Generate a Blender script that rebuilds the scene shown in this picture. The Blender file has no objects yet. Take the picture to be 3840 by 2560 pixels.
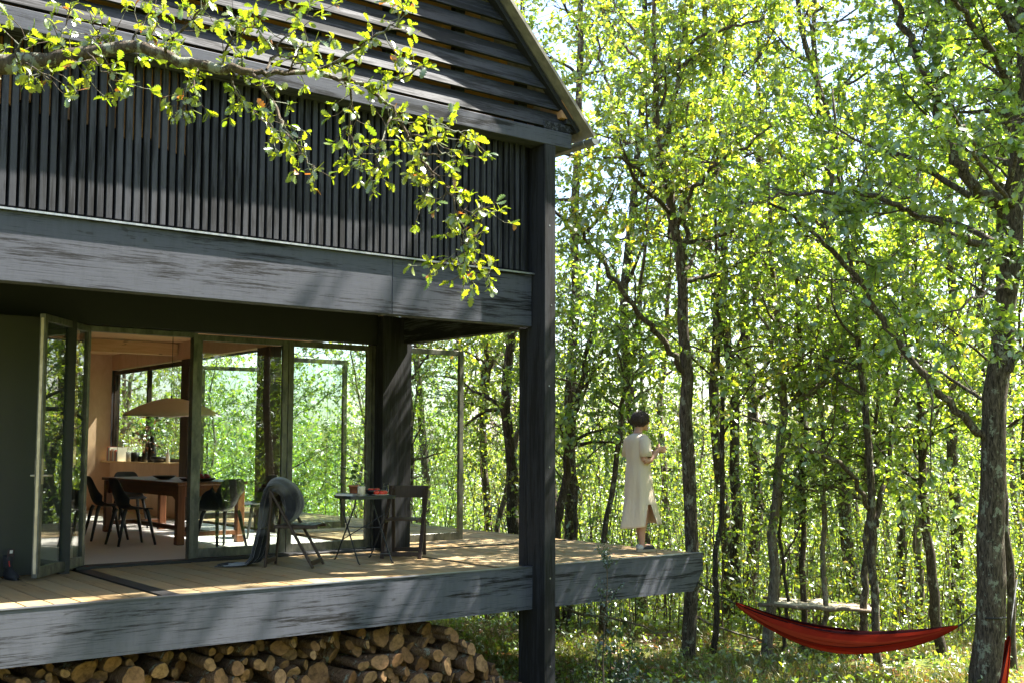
import bpy, bmesh, math, random
import numpy as np
from mathutils import Vector, Matrix
random.seed(7)
RNG = np.random.default_rng(7)
PI = math.pi
scene = bpy.context.scene
COL = scene.collection

# ------------------------------------------------------------------ camera
# The deck top is z = 0, the facade runs along +X, the house goes back along +Y.
CAM_H = 1.27
F_PX, PX_X, PX_Y = 4192.6, 1920.0, 1359.3          # focal length and principal point in 3840 px
YAW, PITCH, ROLL = (math.radians(a) for a in (38.049, 4.2466, 0.1756))
cy_, sy_ = math.cos(YAW), math.sin(YAW)
fwd = Vector((sy_*math.cos(PITCH), cy_*math.cos(PITCH), math.sin(PITCH)))
rgt0 = Vector((cy_, -sy_, 0.0)); up0 = rgt0.cross(fwd)
rgt = math.cos(ROLL)*rgt0 + math.sin(ROLL)*up0
upv = -math.sin(ROLL)*rgt0 + math.cos(ROLL)*up0
CAM = Vector((0, 0, CAM_H))
cam_d = bpy.data.cameras.new("camera")
cam = bpy.data.objects.new("camera", cam_d); COL.objects.link(cam)
cam.matrix_world = Matrix(((rgt.x, upv.x, -fwd.x, 0), (rgt.y, upv.y, -fwd.y, 0),
                           (rgt.z, upv.z, -fwd.z, CAM_H), (0, 0, 0, 1)))
cam_d.sensor_width = 36.0
cam_d.lens = F_PX/3840*36.0
cam_d.shift_y = (PX_Y-1280)/3840
cam_d.clip_start = 0.05; cam_d.clip_end = 3000
scene.camera = cam

def at(px, py, d):
    """point at depth d seen at (px, py), pixels of a 2352 px wide picture"""
    k = 3840/2352
    return CAM + d*(fwd + rgt*((px*k-PX_X)/F_PX) - upv*((py*k-PX_Y)/F_PX))
def on_y(px, py, Y):
    r = at(px, py, 1.0)-CAM
    return CAM + r*(Y/r.y)

# ------------------------------------------------------------------ ground shape
def ground_z(x, y):
    w = 0.616*x + 0.788*y
    z = -1.5 - 0.015*(w-11)
    s = max(0.0, w-16.5)
    z -= 0.17*s*s/(s+4.0)
    if w > 60: z += 0.0
    z += 0.05*math.sin(x*0.9+1.3)*math.sin(y*0.7) + 0.03*math.sin(x*2.1+y*1.7)
    return z

# ------------------------------------------------------------------ object helpers
def tag(o, label=None, cat=None, group=None, kind=None):
    if label: o["label"] = label
    if cat: o["category"] = cat
    if group: o["group"] = group
    if kind: o["kind"] = kind
    return o
def thing(name, label, cat, loc=(0, 0, 0), rz=0.0, group=None):
    o = bpy.data.objects.new(name, None); COL.objects.link(o)
    o.empty_display_size = 0.1
    o.location = loc; o.rotation_euler = (0, 0, rz)
    return tag(o, label, cat, group)
def copy_tree(o, parent=None):
    c = o.copy(); COL.objects.link(c)
    if parent is not None: c.parent = parent
    for ch in list(o.children): copy_tree(ch, c)
    return c

class MB:
    def __init__(s): s.v = []; s.f = []; s.m = []; s.cur = 0; s.smooth = False; s.sm = []
    def add(s, vs, fs):
        b = len(s.v); s.v.extend([tuple(v) for v in vs])
        for f in fs: s.f.append(tuple(b+i for i in f)); s.m.append(s.cur); s.sm.append(s.smooth)
    def box(s, x0, x1, y0, y1, z0, z1, bev=0.0):
        if bev <= 0:
            vs = [(x0,y0,z0),(x1,y0,z0),(x1,y1,z0),(x0,y1,z0),(x0,y0,z1),(x1,y0,z1),(x1,y1,z1),(x0,y1,z1)]
            s.add(vs, [(0,3,2,1),(4,5,6,7),(0,1,5,4),(1,2,6,5),(2,3,7,6),(3,0,4,7)])
        else:
            s.obox(((x0+x1)/2,(y0+y1)/2,(z0+z1)/2), (1,0,0), (0,1,0), abs(x1-x0), abs(y1-y0), abs(z1-z0), bev)
    def obox(s, c, ax, ay, lx, ly, lz, bev=0.0):
        c = Vector(c); ax = Vector(ax).normalized(); ay = Vector(ay); ay = (ay-ax*ay.dot(ax)).normalized(); az = ax.cross(ay)
        def P(x, y, z): return c + ax*x + ay*y + az*z
        hx, hy, hz = lx/2, ly/2, lz/2
        if bev <= 0:
            vs = [P(i, j, k) for k in (-hz, hz) for i, j in ((-hx,-hy),(hx,-hy),(hx,hy),(-hx,hy))]
            s.add(vs, [(0,3,2,1),(4,5,6,7),(0,1,5,4),(1,2,6,5),(2,3,7,6),(3,0,4,7)]); return
        bev = min(bev, 0.45*min(lx, ly, lz))
        vs = []; idx = {}
        for si in (-1, 1):
            for sj in (-1, 1):
                for sk in (-1, 1):
                    for a in range(3):
                        o = [hx-bev, hy-bev, hz-bev]; o[a] += bev
                        idx[(si,sj,sk,a)] = len(vs); vs.append(P(si*o[0], sj*o[1], sk*o[2]))
        fs = []
        for a in range(3):
            b, c2 = (a+1) % 3, (a+2) % 3
            for sg in (-1, 1):
                q = []
                for (p1, p2) in ((-1,-1),(1,-1),(1,1),(-1,1)):
                    k = [0,0,0]; k[a] = sg; k[b] = p1; k[c2] = p2
                    q.append(idx[(k[0],k[1],k[2],a)])
                fs.append(q if sg > 0 else q[::-1])
        for a in range(3):
            b, c2 = (a+1) % 3, (a+2) % 3
            for s1 in (-1, 1):
                for s2 in (-1, 1):
                    q = []
                    for (t, ww) in ((-1,b),(1,b),(1,c2),(-1,c2)):
                        k = [0,0,0]; k[a] = t; k[b] = s1; k[c2] = s2
                        q.append(idx[(k[0],k[1],k[2],ww)])
                    fs.append(q if s1*s2 < 0 else q[::-1])
        for si in (-1, 1):
            for sj in (-1, 1):
                for sk in (-1, 1):
                    q = [idx[(si,sj,sk,a)] for a in range(3)]
                    fs.append(q if si*sj*sk > 0 else q[::-1])
        s.add(vs, fs)
    def bar(s, p, q, w, h=None, side=(0, 0, 1), bev=0.0):
        p = Vector(p); q = Vector(q); d = q-p
        sd = Vector(side)
        if abs(d.normalized().dot(sd)) > 0.98: sd = Vector((1, 0, 0))
        ay = d.cross(sd)
        s.obox((p+q)/2, d, ay, d.length, w, h or w, bev)
    def tube(s, pts, radii, n=6, cap=True):
        pts = [Vector(p) for p in pts]
        if not hasattr(radii, '__len__'): radii = [radii]*len(pts)
        rings = []; prev = None; vs = []
        for i, p in enumerate(pts):
            t = (pts[min(i+1, len(pts)-1)]-pts[max(i-1, 0)])
            t = t.normalized() if t.length > 1e-9 else Vector((0, 0, 1))
            if prev is None:
                u = t.cross(Vector((0, 0, 1)));
                if u.length < 0.05: u = t.cross(Vector((1, 0, 0)))
            else:
                u = prev - t*prev.dot(t)
                if u.length < 1e-6: u = t.orthogonal()
            u.normalize(); prev = u; w = t.cross(u)
            for k in range(n):
                a = 2*PI*k/n
                vs.append(p + (u*math.cos(a) + w*math.sin(a))*radii[i])
        fs = []
        for i in range(len(pts)-1):
            for k in range(n):
                fs.append((i*n+k, i*n+(k+1) % n, (i+1)*n+(k+1) % n, (i+1)*n+k))
        if cap:
            fs.append(tuple(range(n))[::-1]); fs.append(tuple((len(pts)-1)*n+k for k in range(n)))
        s.add(vs, fs)
    def lathe(s, prof, n=20, c=(0, 0, 0), sx=1.0, sy=1.0, cap=True):
        vs = []; fs = []
        for r, z in prof:
            for k in range(n):
                a = 2*PI*k/n; vs.append((c[0]+r*sx*math.cos(a), c[1]+r*sy*math.sin(a), c[2]+z))
        for i in range(len(prof)-1):
            for k in range(n):
                fs.append((i*n+k, i*n+(k+1) % n, (i+1)*n+(k+1) % n, (i+1)*n+k))
        if cap:
            fs.append(tuple(range(n))[::-1]); fs.append(tuple((len(prof)-1)*n+k for k in range(n)))
        s.add(vs, fs)
    def ell(s, c, rx, ry, rz, n=14, m=9, rot=None):
        vs = []; fs = []; c = Vector(c)
        R = rot or Matrix.Identity(3)
        for i in range(m+1):
            th = PI*(0.02+0.96*i/m)
            for k in range(n):
                a = 2*PI*k/n
                vs.append(c + R @ Vector((rx*math.sin(th)*math.cos(a), ry*math.sin(th)*math.sin(a), -rz*math.cos(th))))
        for i in range(m):
            for k in range(n):
                fs.append((i*n+k, i*n+(k+1) % n, (i+1)*n+(k+1) % n, (i+1)*n+k))
        fs.append(tuple(range(n))[::-1]); fs.append(tuple(m*n+k for k in range(n)))
        s.add(vs, fs)
    def grid(s, rows, closed=False):
        """rows of equal length -> quads"""
        n = len(rows[0]); vs = [p for r in rows for p in r]; fs = []
        for i in range(len(rows)-1):
            for k in range(n if closed else n-1):
                fs.append((i*n+k, i*n+(k+1) % n, (i+1)*n+(k+1) % n, (i+1)*n+k))
        s.add(vs, fs)
    def prism(s, poly, axis, a0, a1):
        """polygon in the two other axes, extruded along axis"""
        n = len(poly)
        def P(u, v, a):
            return {'x': (a, u, v), 'y': (u, a, v), 'z': (u, v, a)}[axis]
        vs = [P(u, v, a0) for u, v in poly]+[P(u, v, a1) for u, v in poly]
        fs = [tuple(range(n)), tuple(range(2*n-1, n-1, -1))]
        for k in range(n): fs.append((k, n+k, n+(k+1) % n, (k+1) % n))
        s.add(vs, fs)
    def build(s, name, mat, parent=None, label=None):
        me = bpy.data.meshes.new(name)
        me.from_pydata(s.v, [], s.f)
        mats = mat if isinstance(mat, (list, tuple)) else [mat]
        for m in mats: me.materials.append(m)
        if len(mats) > 1: me.polygons.foreach_set("material_index", s.m)
        me.polygons.foreach_set("use_smooth", s.sm)
        bm = bmesh.new(); bm.from_mesh(me); bmesh.ops.recalc_face_normals(bm, faces=bm.faces); bm.to_mesh(me); bm.free()
        me.update()
        o = bpy.data.objects.new(name, me); COL.objects.link(o)
        if parent is not None:
            o.parent = parent
        if label: o["label"] = label
        return o
    def shift(s, loc):
        lx, ly, lz = loc
        s.v = [(x-lx, y-ly, z-lz) for x, y, z in s.v]; return s

def raw_mesh(name, verts, tris_or_quads, mat, smooth=False):
    """verts (N,3) array, faces (M,k) array"""
    me = bpy.data.meshes.new(name)
    n, (mf, k) = len(verts), tris_or_quads.shape
    me.vertices.add(n); me.vertices.foreach_set("co", verts.astype(np.float32).ravel())
    me.loops.add(mf*k); me.loops.foreach_set("vertex_index", tris_or_quads.astype(np.int32).ravel())
    me.polygons.add(mf); me.polygons.foreach_set("loop_start", np.arange(0, mf*k, k, dtype=np.int32))
    me.update(calc_edges=True)
    me.materials.append(mat)
    if smooth: me.polygons.foreach_set("use_smooth", np.ones(mf, dtype=bool))
    return me

# ------------------------------------------------------------------ materials
def new_mat(name):
    m = bpy.data.materials.new(name); m.use_nodes = True
    nt = m.node_tree; nt.nodes.clear()
    out = nt.nodes.new("ShaderNodeOutputMaterial")
    return m, nt, out
class NT:
    def __init__(s, nt): s.nt = nt
    def n(s, t, **kw):
        nd = s.nt.nodes.new(t)
        for k, v in kw.items():
            if k.startswith('_'): setattr(nd, k[1:], v)
            else: nd.inputs[k.replace('__', ' ')].default_value = v
        return nd
    def l(s, a, b): s.nt.links.new(a, b)
    def ramp(s, fac, stops, interp='LINEAR'):
        r = s.nt.nodes.new("ShaderNodeValToRGB"); r.color_ramp.interpolation = interp
        el = r.color_ramp.elements
        while len(el) < len(stops): el.new(0.5)
        for e, (p, c) in zip(el, stops):
            e.position = p; e.color = (c, c, c, 1) if not hasattr(c, '__len__') else (*c, 1)
        s.l(fac, r.inputs['Fac']); return r.outputs['Color']
    def mix(s, fac, a, b, mode='MIX'):
        m = s.nt.nodes.new("ShaderNodeMix"); m.data_type = 'RGBA'; m.blend_type = mode
        for sock, v in ((m.inputs[0], fac), (m.inputs[6], a), (m.inputs[7], b)):
            if hasattr(v, 'is_linked'): s.l(v, sock)
            elif hasattr(v, '__len__'): sock.default_value = (*v, 1)
            else: sock.default_value = v
        return m.outputs[2]
    def math(s, op, a, b=0.0):
        m = s.nt.nodes.new("ShaderNodeMath"); m.operation = op
        for sock, v in ((m.inputs[0], a), (m.inputs[1], b)):
            if hasattr(v, 'is_linked'): s.l(v, sock)
            else: sock.default_value = v
        return m.outputs[0]
    def coords(s, scale=(1, 1, 1), kind='Object'):
        tc = s.nt.nodes.new("ShaderNodeTexCoord"); mp = s.nt.nodes.new("ShaderNodeMapping")
        mp.inputs['Scale'].default_value = scale
        s.l(tc.outputs[kind], mp.inputs['Vector']); return mp.outputs['Vector']
    def noise(s, vec, scale, detail=4, rough=0.55, dist=0.0):
        n = s.nt.nodes.new("ShaderNodeTexNoise")
        n.inputs['Scale'].default_value = scale; n.inputs['Detail'].default_value = detail
        n.inputs['Roughness'].default_value = rough; n.inputs['Distortion'].default_value = dist
        s.l(vec, n.inputs['Vector']); return n.outputs['Fac']
    def island(s):
        g = s.nt.nodes.new("ShaderNodeNewGeometry"); return g.outputs['Random Per Island']
    def bump(s, h, strength=0.3, dist=0.01):
        b = s.nt.nodes.new("ShaderNodeBump"); b.inputs['Strength'].default_value = strength
        b.inputs['Distance'].default_value = dist; s.l(h, b.inputs['Height']); return b.outputs['Normal']
    def bsdf(s, out, color, rough=0.5, metallic=0.0, normal=None, spec=0.5, sheen=0.0):
        p = s.nt.nodes.new("ShaderNodeBsdfPrincipled")
        for sock, v in (('Base Color', color), ('Roughness', rough), ('Metallic', metallic)):
            if hasattr(v, 'is_linked'): s.l(v, p.inputs[sock])
            elif hasattr(v, '__len__'): p.inputs[sock].default_value = (*v, 1)
            else: p.inputs[sock].default_value = v
        p.inputs['Specular IOR Level'].default_value = spec
        p.inputs['Sheen Weight'].default_value = sheen
        if normal is not None: s.l(normal, p.inputs['Normal'])
        s.l(p.outputs[0], out.inputs['Surface']); return p

def grain_scale(axis, along, across):
    return tuple(along if a == axis else across for a in 'xyz')
def mat_black_wood(name, axis, worn=0.5, dark=(0.0055, 0.0056, 0.0062), light=(0.074, 0.078, 0.096)):  # default light adds bluish sunlit sheen to the colour of worn patches
    m, nt, out = new_mat(name); t = NT(nt)
    g = t.coords(grain_scale(axis, 0.9, 22))
    fine = t.noise(g, 3.0, 6, 0.65, 0.2)
    g2 = t.coords(grain_scale(axis, 0.42, 5.5))
    patch = t.noise(g2, 1.5, 8, 0.74, 0.25)
    isl = t.island()
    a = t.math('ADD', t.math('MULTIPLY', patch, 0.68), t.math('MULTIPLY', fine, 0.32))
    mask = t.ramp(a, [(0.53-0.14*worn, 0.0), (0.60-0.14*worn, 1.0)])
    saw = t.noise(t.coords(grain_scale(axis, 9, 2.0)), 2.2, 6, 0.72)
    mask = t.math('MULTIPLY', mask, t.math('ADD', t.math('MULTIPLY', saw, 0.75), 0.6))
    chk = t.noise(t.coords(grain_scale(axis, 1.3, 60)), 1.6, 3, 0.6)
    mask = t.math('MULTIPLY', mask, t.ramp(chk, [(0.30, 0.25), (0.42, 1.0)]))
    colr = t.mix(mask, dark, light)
    v = t.math('ADD', t.math('MULTIPLY', isl, 0.7), 0.65)
    comb = nt.nodes.new("ShaderNodeCombineXYZ")
    for i in range(3): t.l(v, comb.inputs[i])
    colr = t.mix(1.0, colr, comb.outputs[0], 'MULTIPLY')
    kn = t.noise(t.coords(grain_scale(axis, 2.0, 5.0)), 2.6, 2, 0.5)
    knot = t.ramp(kn, [(0.71, 0.0), (0.75, 1.0)])
    colr = t.mix(t.math('MULTIPLY', knot, 0.6), colr, (0.016, 0.015, 0.014))
    rough = t.ramp(mask, [(0.0, 0.8), (1.0, 0.66)])
    t.bsdf(out, colr, rough, normal=t.bump(fine, 0.3, 0.004), spec=0.35)
    return m
def mat_wood(name, axis, c1, c2, c3=None, rough=0.6, knots=True, along=0.8, across=12, islandvar=0.35, bump=0.2, spec=0.3):
    m, nt, out = new_mat(name); t = NT(nt)
    isl = t.island()
    tc = nt.nodes.new("ShaderNodeTexCoord"); cb = nt.nodes.new("ShaderNodeCombineXYZ")
    off = t.math('MULTIPLY', isl, 37.0)
    for i in range(3): t.l(off, cb.inputs[i])
    va = nt.nodes.new("ShaderNodeVectorMath"); va.operation = 'ADD'
    t.l(tc.outputs['Object'], va.inputs[0]); t.l(cb.outputs[0], va.inputs[1])
    mp = nt.nodes.new("ShaderNodeMapping"); mp.inputs['Scale'].default_value = grain_scale(axis, along, across)
    t.l(va.outputs[0], mp.inputs['Vector'])
    fine = t.noise(mp.outputs['Vector'], 2.2, 6, 0.62, 0.8)
    colr = t.mix(t.ramp(fine, [(0.3, 0.0), (0.7, 1.0)]), c1, c2)
    mp2 = nt.nodes.new("ShaderNodeMapping"); mp2.inputs['Scale'].default_value = grain_scale(axis, 1.4, 3.5)
    t.l(va.outputs[0], mp2.inputs['Vector'])
    if knots:
        kn = t.noise(mp2.outputs['Vector'], 3.0, 2, 0.4)
        colr = t.mix(t.math('MULTIPLY', t.ramp(kn, [(0.70, 0.0), (0.74, 1.0)]), 0.75), colr, tuple(0.35*x for x in c1))
    if c3:
        bl = t.noise(mp2.outputs['Vector'], 0.7, 4, 0.6)
        colr = t.mix(t.ramp(bl, [(0.42, 0.0), (0.62, 1.0)]), colr, c3)
    v = t.math('ADD', t.math('MULTIPLY', isl, islandvar), 1.0-islandvar/2)
    comb = nt.nodes.new("ShaderNodeCombineXYZ")
    for i in range(3): t.l(v, comb.inputs[i])
    colr = t.mix(1.0, colr, comb.outputs[0], 'MULTIPLY')
    t.bsdf(out, colr, rough, normal=t.bump(fine, bump, 0.004), spec=spec)
    return m
def mat_plain(name, c, rough=0.5, metallic=0.0, var=0.15, scale=8.0, bump=0.0, spec=0.5, sheen=0.0):
    m, nt, out = new_mat(name); t = NT(nt)
    n = t.noise(t.coords(), scale, 4, 0.6)
    colr = t.mix(n, tuple(x*(1-var) for x in c), tuple(min(1, x*(1+var)) for x in c))
    t.bsdf(out, colr, rough, metallic, normal=t.bump(n, bump, 0.01) if bump else None, spec=spec, sheen=sheen)
    return m
def mat_steel(name, c1, c2, rough=0.42, metallic=0.75):
    m, nt, out = new_mat(name); t = NT(nt)
    n = t.noise(t.coords((3, 3, 1.2)), 4.0, 5, 0.65)
    n2 = t.noise(t.coords(), 40.0, 2)
    colr = t.mix(t.ramp(n, [(0.35, 0.0), (0.65, 1.0)]), c1, c2)
    t.bsdf(out, colr, t.ramp(n2, [(0.3, rough-0.1), (0.7, rough+0.12)]), metallic)
    return m
def mat_glass(name, tint=(0.85, 0.91, 0.88), ior=1.5, boost=1.5):
    m, nt, out = new_mat(name); t = NT(nt)
    tr = nt.nodes.new("ShaderNodeBsdfTransparent"); tr.inputs[0].default_value = (*tint, 1)
    gl = nt.nodes.new("ShaderNodeBsdfGlossy"); gl.inputs['Roughness'].default_value = 0.0
    wav = t.noise(t.coords((0.9, 0.9, 2.2)), 0.9, 1, 0.4)
    t.l(t.bump(wav, 0.05, 0.02), gl.inputs['Normal'])
    fr = nt.nodes.new("ShaderNodeFresnel"); 
    geo = nt.nodes.new("ShaderNodeNewGeometry")
    t.l(t.math('ADD', t.math('MULTIPLY', geo.outputs['Backfacing'], 1.0/ior-ior), ior), fr.inputs['IOR'])
    fac = t.math('MULTIPLY', fr.outputs[0], boost)
    fac = t.math('MINIMUM', fac, 1.0)
    mx = nt.nodes.new("ShaderNodeMixShader")
    t.l(fac, mx.inputs[0]); t.l(tr.outputs[0], mx.inputs[1]); t.l(gl.outputs[0], mx.inputs[2])
    t.l(mx.outputs[0], out.inputs['Surface'])
    return m
def mat_leaf(name, stops, trans=0.55, tcol=(1.25, 1.25, 0.5), gloss=0.12, rough=0.42):
    m, nt, out = new_mat(name); t = NT(nt)
    isl = t.island()
    big = t.noise(t.coords((1, 1, 1)), 0.55, 3, 0.6)
    oi = nt.nodes.new("ShaderNodeObjectInfo")
    f = t.math('ADD', t.math('MULTIPLY', isl, 0.55), t.math('MULTIPLY', big, 0.55))
    f = t.math('ADD', f, t.math('MULTIPLY', t.math('SUBTRACT', oi.outputs['Random'], 0.5), 0.22))
    colr = t.ramp(f, stops)
    df = nt.nodes.new("ShaderNodeBsdfDiffuse"); t.l(colr, df.inputs[0])
    tl = nt.nodes.new("ShaderNodeBsdfTranslucent"); t.l(t.mix(1.0, colr, tcol, 'MULTIPLY'), tl.inputs[0])
    mx = nt.nodes.new("ShaderNodeMixShader"); mx.inputs[0].default_value = trans
    t.l(df.outputs[0], mx.inputs[1]); t.l(tl.outputs[0], mx.inputs[2])
    gl = nt.nodes.new("ShaderNodeBsdfGlossy"); gl.inputs['Roughness'].default_value = rough
    gl.inputs[0].default_value = (0.9, 0.95, 1.0, 1)
    m2 = nt.nodes.new("ShaderNodeMixShader"); m2.inputs[0].default_value = gloss
    t.l(mx.outputs[0], m2.inputs[1]); t.l(gl.outputs[0], m2.inputs[2])
    t.l(m2.outputs[0], out.inputs['Surface'])
    return m
def mat_bark(name, c1=(0.026, 0.020, 0.015), c2=(0.19, 0.152, 0.115), lichen=0.5, moss=0.3):
    m, nt, out = new_mat(name); t = NT(nt)
    n = t.noise(t.coords((22, 22, 4.0)), 2.2, 7, 0.72, 0.8)
    colr = t.mix(t.ramp(n, [(0.40, 0.0), (0.66, 1.0)]), c1, c2)
    li = t.noise(t.coords((1, 1, 0.7)), 9.0, 7, 0.75)
    colr = t.mix(t.ramp(li, [(0.64-0.16*lichen, 0.0), (0.68-0.16*lichen, 1.0)]), colr, (0.26, 0.275, 0.21))
    mo = t.noise(t.coords(), 2.1, 4, 0.6)
    colr = t.mix(t.ramp(mo, [(0.72-0.2*moss, 0.0), (0.80-0.2*moss, 0.8)]), colr, (0.055, 0.062, 0.014))
    t.bsdf(out, colr, 0.9, normal=t.bump(n, 0.9, 0.03), spec=0.2)
    return m

M = {}
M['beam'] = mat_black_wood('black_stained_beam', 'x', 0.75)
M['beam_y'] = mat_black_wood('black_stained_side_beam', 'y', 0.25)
M['slat'] = mat_black_wood('black_stained_slat', 'z', 0.55, light=(0.031, 0.032, 0.038))
M['post'] = mat_black_wood('black_stained_post', 'z', 0.45, dark=(0.007, 0.0062, 0.0056), light=(0.021, 0.0215, 0.0255))
M['louvre'] = mat_black_wood('black_stained_board', 'x', 0.45, light=(0.031, 0.032, 0.038))
M['black'] = mat_plain('dull_black_paint', (0.008, 0.008, 0.0085), 0.6, var=0.25)
M['deck'] = mat_wood('larch_decking', 'y', (0.22, 0.140, 0.062), (0.33, 0.225, 0.108), (0.25, 0.195, 0.108), 0.65, islandvar=0.4, bump=0.25)
M['pine'] = mat_wood('oiled_pine', 'x', (0.60, 0.36, 0.16), (0.74, 0.50, 0.26), None, 0.5, islandvar=0.2)
M['ply'] = mat_wood('plywood', 'z', (0.56, 0.35, 0.22), (0.66, 0.44, 0.29), None, 0.55, knots=False, along=1.2, across=2.5, islandvar=0.08, bump=0.03)
M['rawwood'] = mat_wood('raw_orange_timber', 'x', (0.50, 0.21, 0.05), (0.62, 0.32, 0.10), (0.42, 0.24, 0.14), 0.6, islandvar=0.5)
M['steel'] = mat_steel('raw_steel_frame', (0.07, 0.072, 0.062), (0.18, 0.172, 0.140), 0.45, 0.6)
M['brass'] = mat_steel('bare_metal_edge', (0.40, 0.33, 0.22), (0.58, 0.50, 0.36), 0.4, 0.7)
M['zinc'] = mat_steel('zinc', (0.24, 0.25, 0.26), (0.38, 0.39, 0.40), 0.42, 0.8)
M['roof'] = mat_steel('grey_brown_roof_sheet', (0.16, 0.145, 0.115), (0.27, 0.245, 0.19), 0.6, 0.15)
M['panel'] = mat_plain('olive_grey_panel', (0.048, 0.048, 0.040), 0.5, 0.0, 0.12, 1.2, spec=0.2)
M['glass'] = mat_glass('window_glass')
M['floor'] = mat_plain('pale_screed', (0.52, 0.49, 0.45), 0.45, var=0.1, scale=3)
M['white'] = mat_plain('off_white_paint', (0.75, 0.73, 0.68), 0.6, var=0.05)

# ------------------------------------------------------------------ world and sun
SUN = Vector((0.65, -0.19, 1.0)).normalized()
el = math.asin(SUN.z); az = math.atan2(SUN.x, SUN.y)
w = bpy.data.worlds.new("World"); scene.world = w; w.use_nodes = True
wn = w.node_tree; wn.nodes.clear()
wo = wn.nodes.new("ShaderNodeOutputWorld"); bg = wn.nodes.new("ShaderNodeBackground"); sk = wn.nodes.new("ShaderNodeTexSky")
sk.sky_type = 'NISHITA'; sk.sun_disc = False; sk.sun_elevation = el; sk.sun_rotation = az
sk.air_density = 1.0; sk.dust_density = 1.6; sk.ozone_density = 1.0
wn.links.new(sk.outputs[0], bg.inputs[0]); bg.inputs[1].default_value = 0.085
wn.links.new(bg.outputs[0], wo.inputs[0])
sd = bpy.data.lights.new("sun", 'SUN'); so = bpy.data.objects.new("sun", sd); COL.objects.link(so)
sd.energy = 5.0; sd.angle = math.radians(0.53); sd.color = (1.0, 0.95, 0.86)
so.rotation_euler = SUN.to_track_quat('Z', 'Y').to_euler(); so.location = (20, -5, 30)
scene.view_settings.view_transform = 'Standard'; scene.view_settings.look = 'None'
scene.view_settings.exposure = 2.6; scene.view_settings.gamma = 1.0
scene.render.engine = 'CYCLES'
cy = scene.cycles
cy.max_bounces = 9; cy.diffuse_bounces = 4; cy.glossy_bounces = 4; cy.transmission_bounces = 5; cy.transparent_max_bounces = 14
cy.caustics_reflective = False; cy.caustics_refractive = False; cy.sample_clamp_indirect = 8.0

# ================================================================== HOUSE
FY = 9.22           # beam and slat plane
PF = 9.00           # front of post and tie beam
XR = 7.48           # left face of the corner post
GY = 11.95          # glazing line
BACK = 22.05        # back wall of the room
house = thing("timber_house", "black stained timber house with louvred gable, slatted upper wall and glazed ground floor under it", "house", (0, 0, 0))
M['slatback'] = mat_plain('black_wall_and_gap_shade', (0.006, 0.006, 0.007), 0.8, var=0.2)

b = MB(); b.box(-1.3, 5.72, FY-0.02, FY+0.12, 2.53, 3.09, 0.006); b.build("storey_beam", M['beam'], house)
b = MB(); b.box(5.724, XR-0.01, FY-0.018, FY+0.12, 2.532, 3.088, 0.006); b.build("storey_beam", M['beam'], house)
b = MB(); b.box(-1.3, XR+0.02, FY-0.05, FY+0.10, 3.094, 3.103); b.box(-1.3, XR+0.02, FY-0.0545, FY-0.0505, 3.086, 3.1025); b.build("flashing", M['zinc'], house)
b = MB()
x = -1.25
k = 0
while x < XR-0.09:
    wv = 0.050+random.uniform(-0.003, 0.003)
    dv = random.uniform(-0.003, 0.003)
    b.box(x, x+wv, FY-0.015+dv, FY+0.03, 3.125, 4.52, 0.003)
    x += 0.0752; k += 1
b.build("slat_cladding", M['slat'], house)
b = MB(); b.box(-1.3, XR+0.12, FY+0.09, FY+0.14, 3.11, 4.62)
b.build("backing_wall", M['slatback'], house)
b = MB()                                                   # raw timber showing between the slats at the top
for k in range(22):
    xx = 0.2+k*0.16; zz = 3.98-0.035*max(0, xx-2.1)*4+random.uniform(-0.05, 0.05)
    if zz < 3.3: continue
    b.box(xx, xx+0.12, FY+0.05, FY+0.088, max(3.4, zz), 4.5)
b.build("inner_batten", M['rawwood'], house)
# tie beam above the slats
b = MB(); b.box(-1.3, 7.86, PF, PF+0.26, 4.475, 4.64, 0.005); b.build("tie_beam", M['beam'], house)
b = MB(); b.box(XR, 7.85, PF+0.006, PF+0.25, 4.643, 4.73, 0.004); b.build("wall_plate", M['beam_y'], house)
# corner post: front piece and a rear piece under the storey beam
b = MB()
b.box(XR, XR+0.15, PF, FY+0.06, -2.0, 4.472, 0.005)
b.build("corner_post", M['post'], house)
b = MB(); b.box(XR+0.004, XR+0.146, FY+0.064, FY+0.22, -2.0, 2.525, 0.005); b.build("corner_post", M['post'], house)
for z in (-1.0, -0.62, -0.1, 1.05, 1.9, 2.75, 3.6):
    xx = XR+0.08+random.uniform(-0.02, 0.02)
    b2 = MB(); b2.tube([(xx, PF-0.002, z), (xx, PF+0.004, z)], 0.009, 10); b2.build("screw_cap", M['zinc'], house)
# porch: side beam, fascia over the glass, soffit
b = MB(); b.box(XR+0.005, XR+0.145, FY+0.225, 11.75, 2.53, 3.1, 0.005); b.build("side_beam", M['beam_y'], house)
b = MB(); b.box(XR+0.005, XR+0.145, 12.15, BACK, 2.72, 3.1, 0.005); b.build("side_beam", M['beam_y'], house)
b = MB(); b.box(-1.3, 7.2, GY-0.06, GY+0.12, 2.52, 3.1, 0.004); b.build("fascia_beam", M['black'], house)
b = MB(); b.box(-1.3, XR, FY+0.13, GY-0.06, 3.0, 3.06); b.build("porch_soffit", M['black'], house)
b = MB(); b.box(7.2, 7.62, 11.77, 12.13, -0.02, 2.86, 0.005); b.build("column", M['post'], house)
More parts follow.
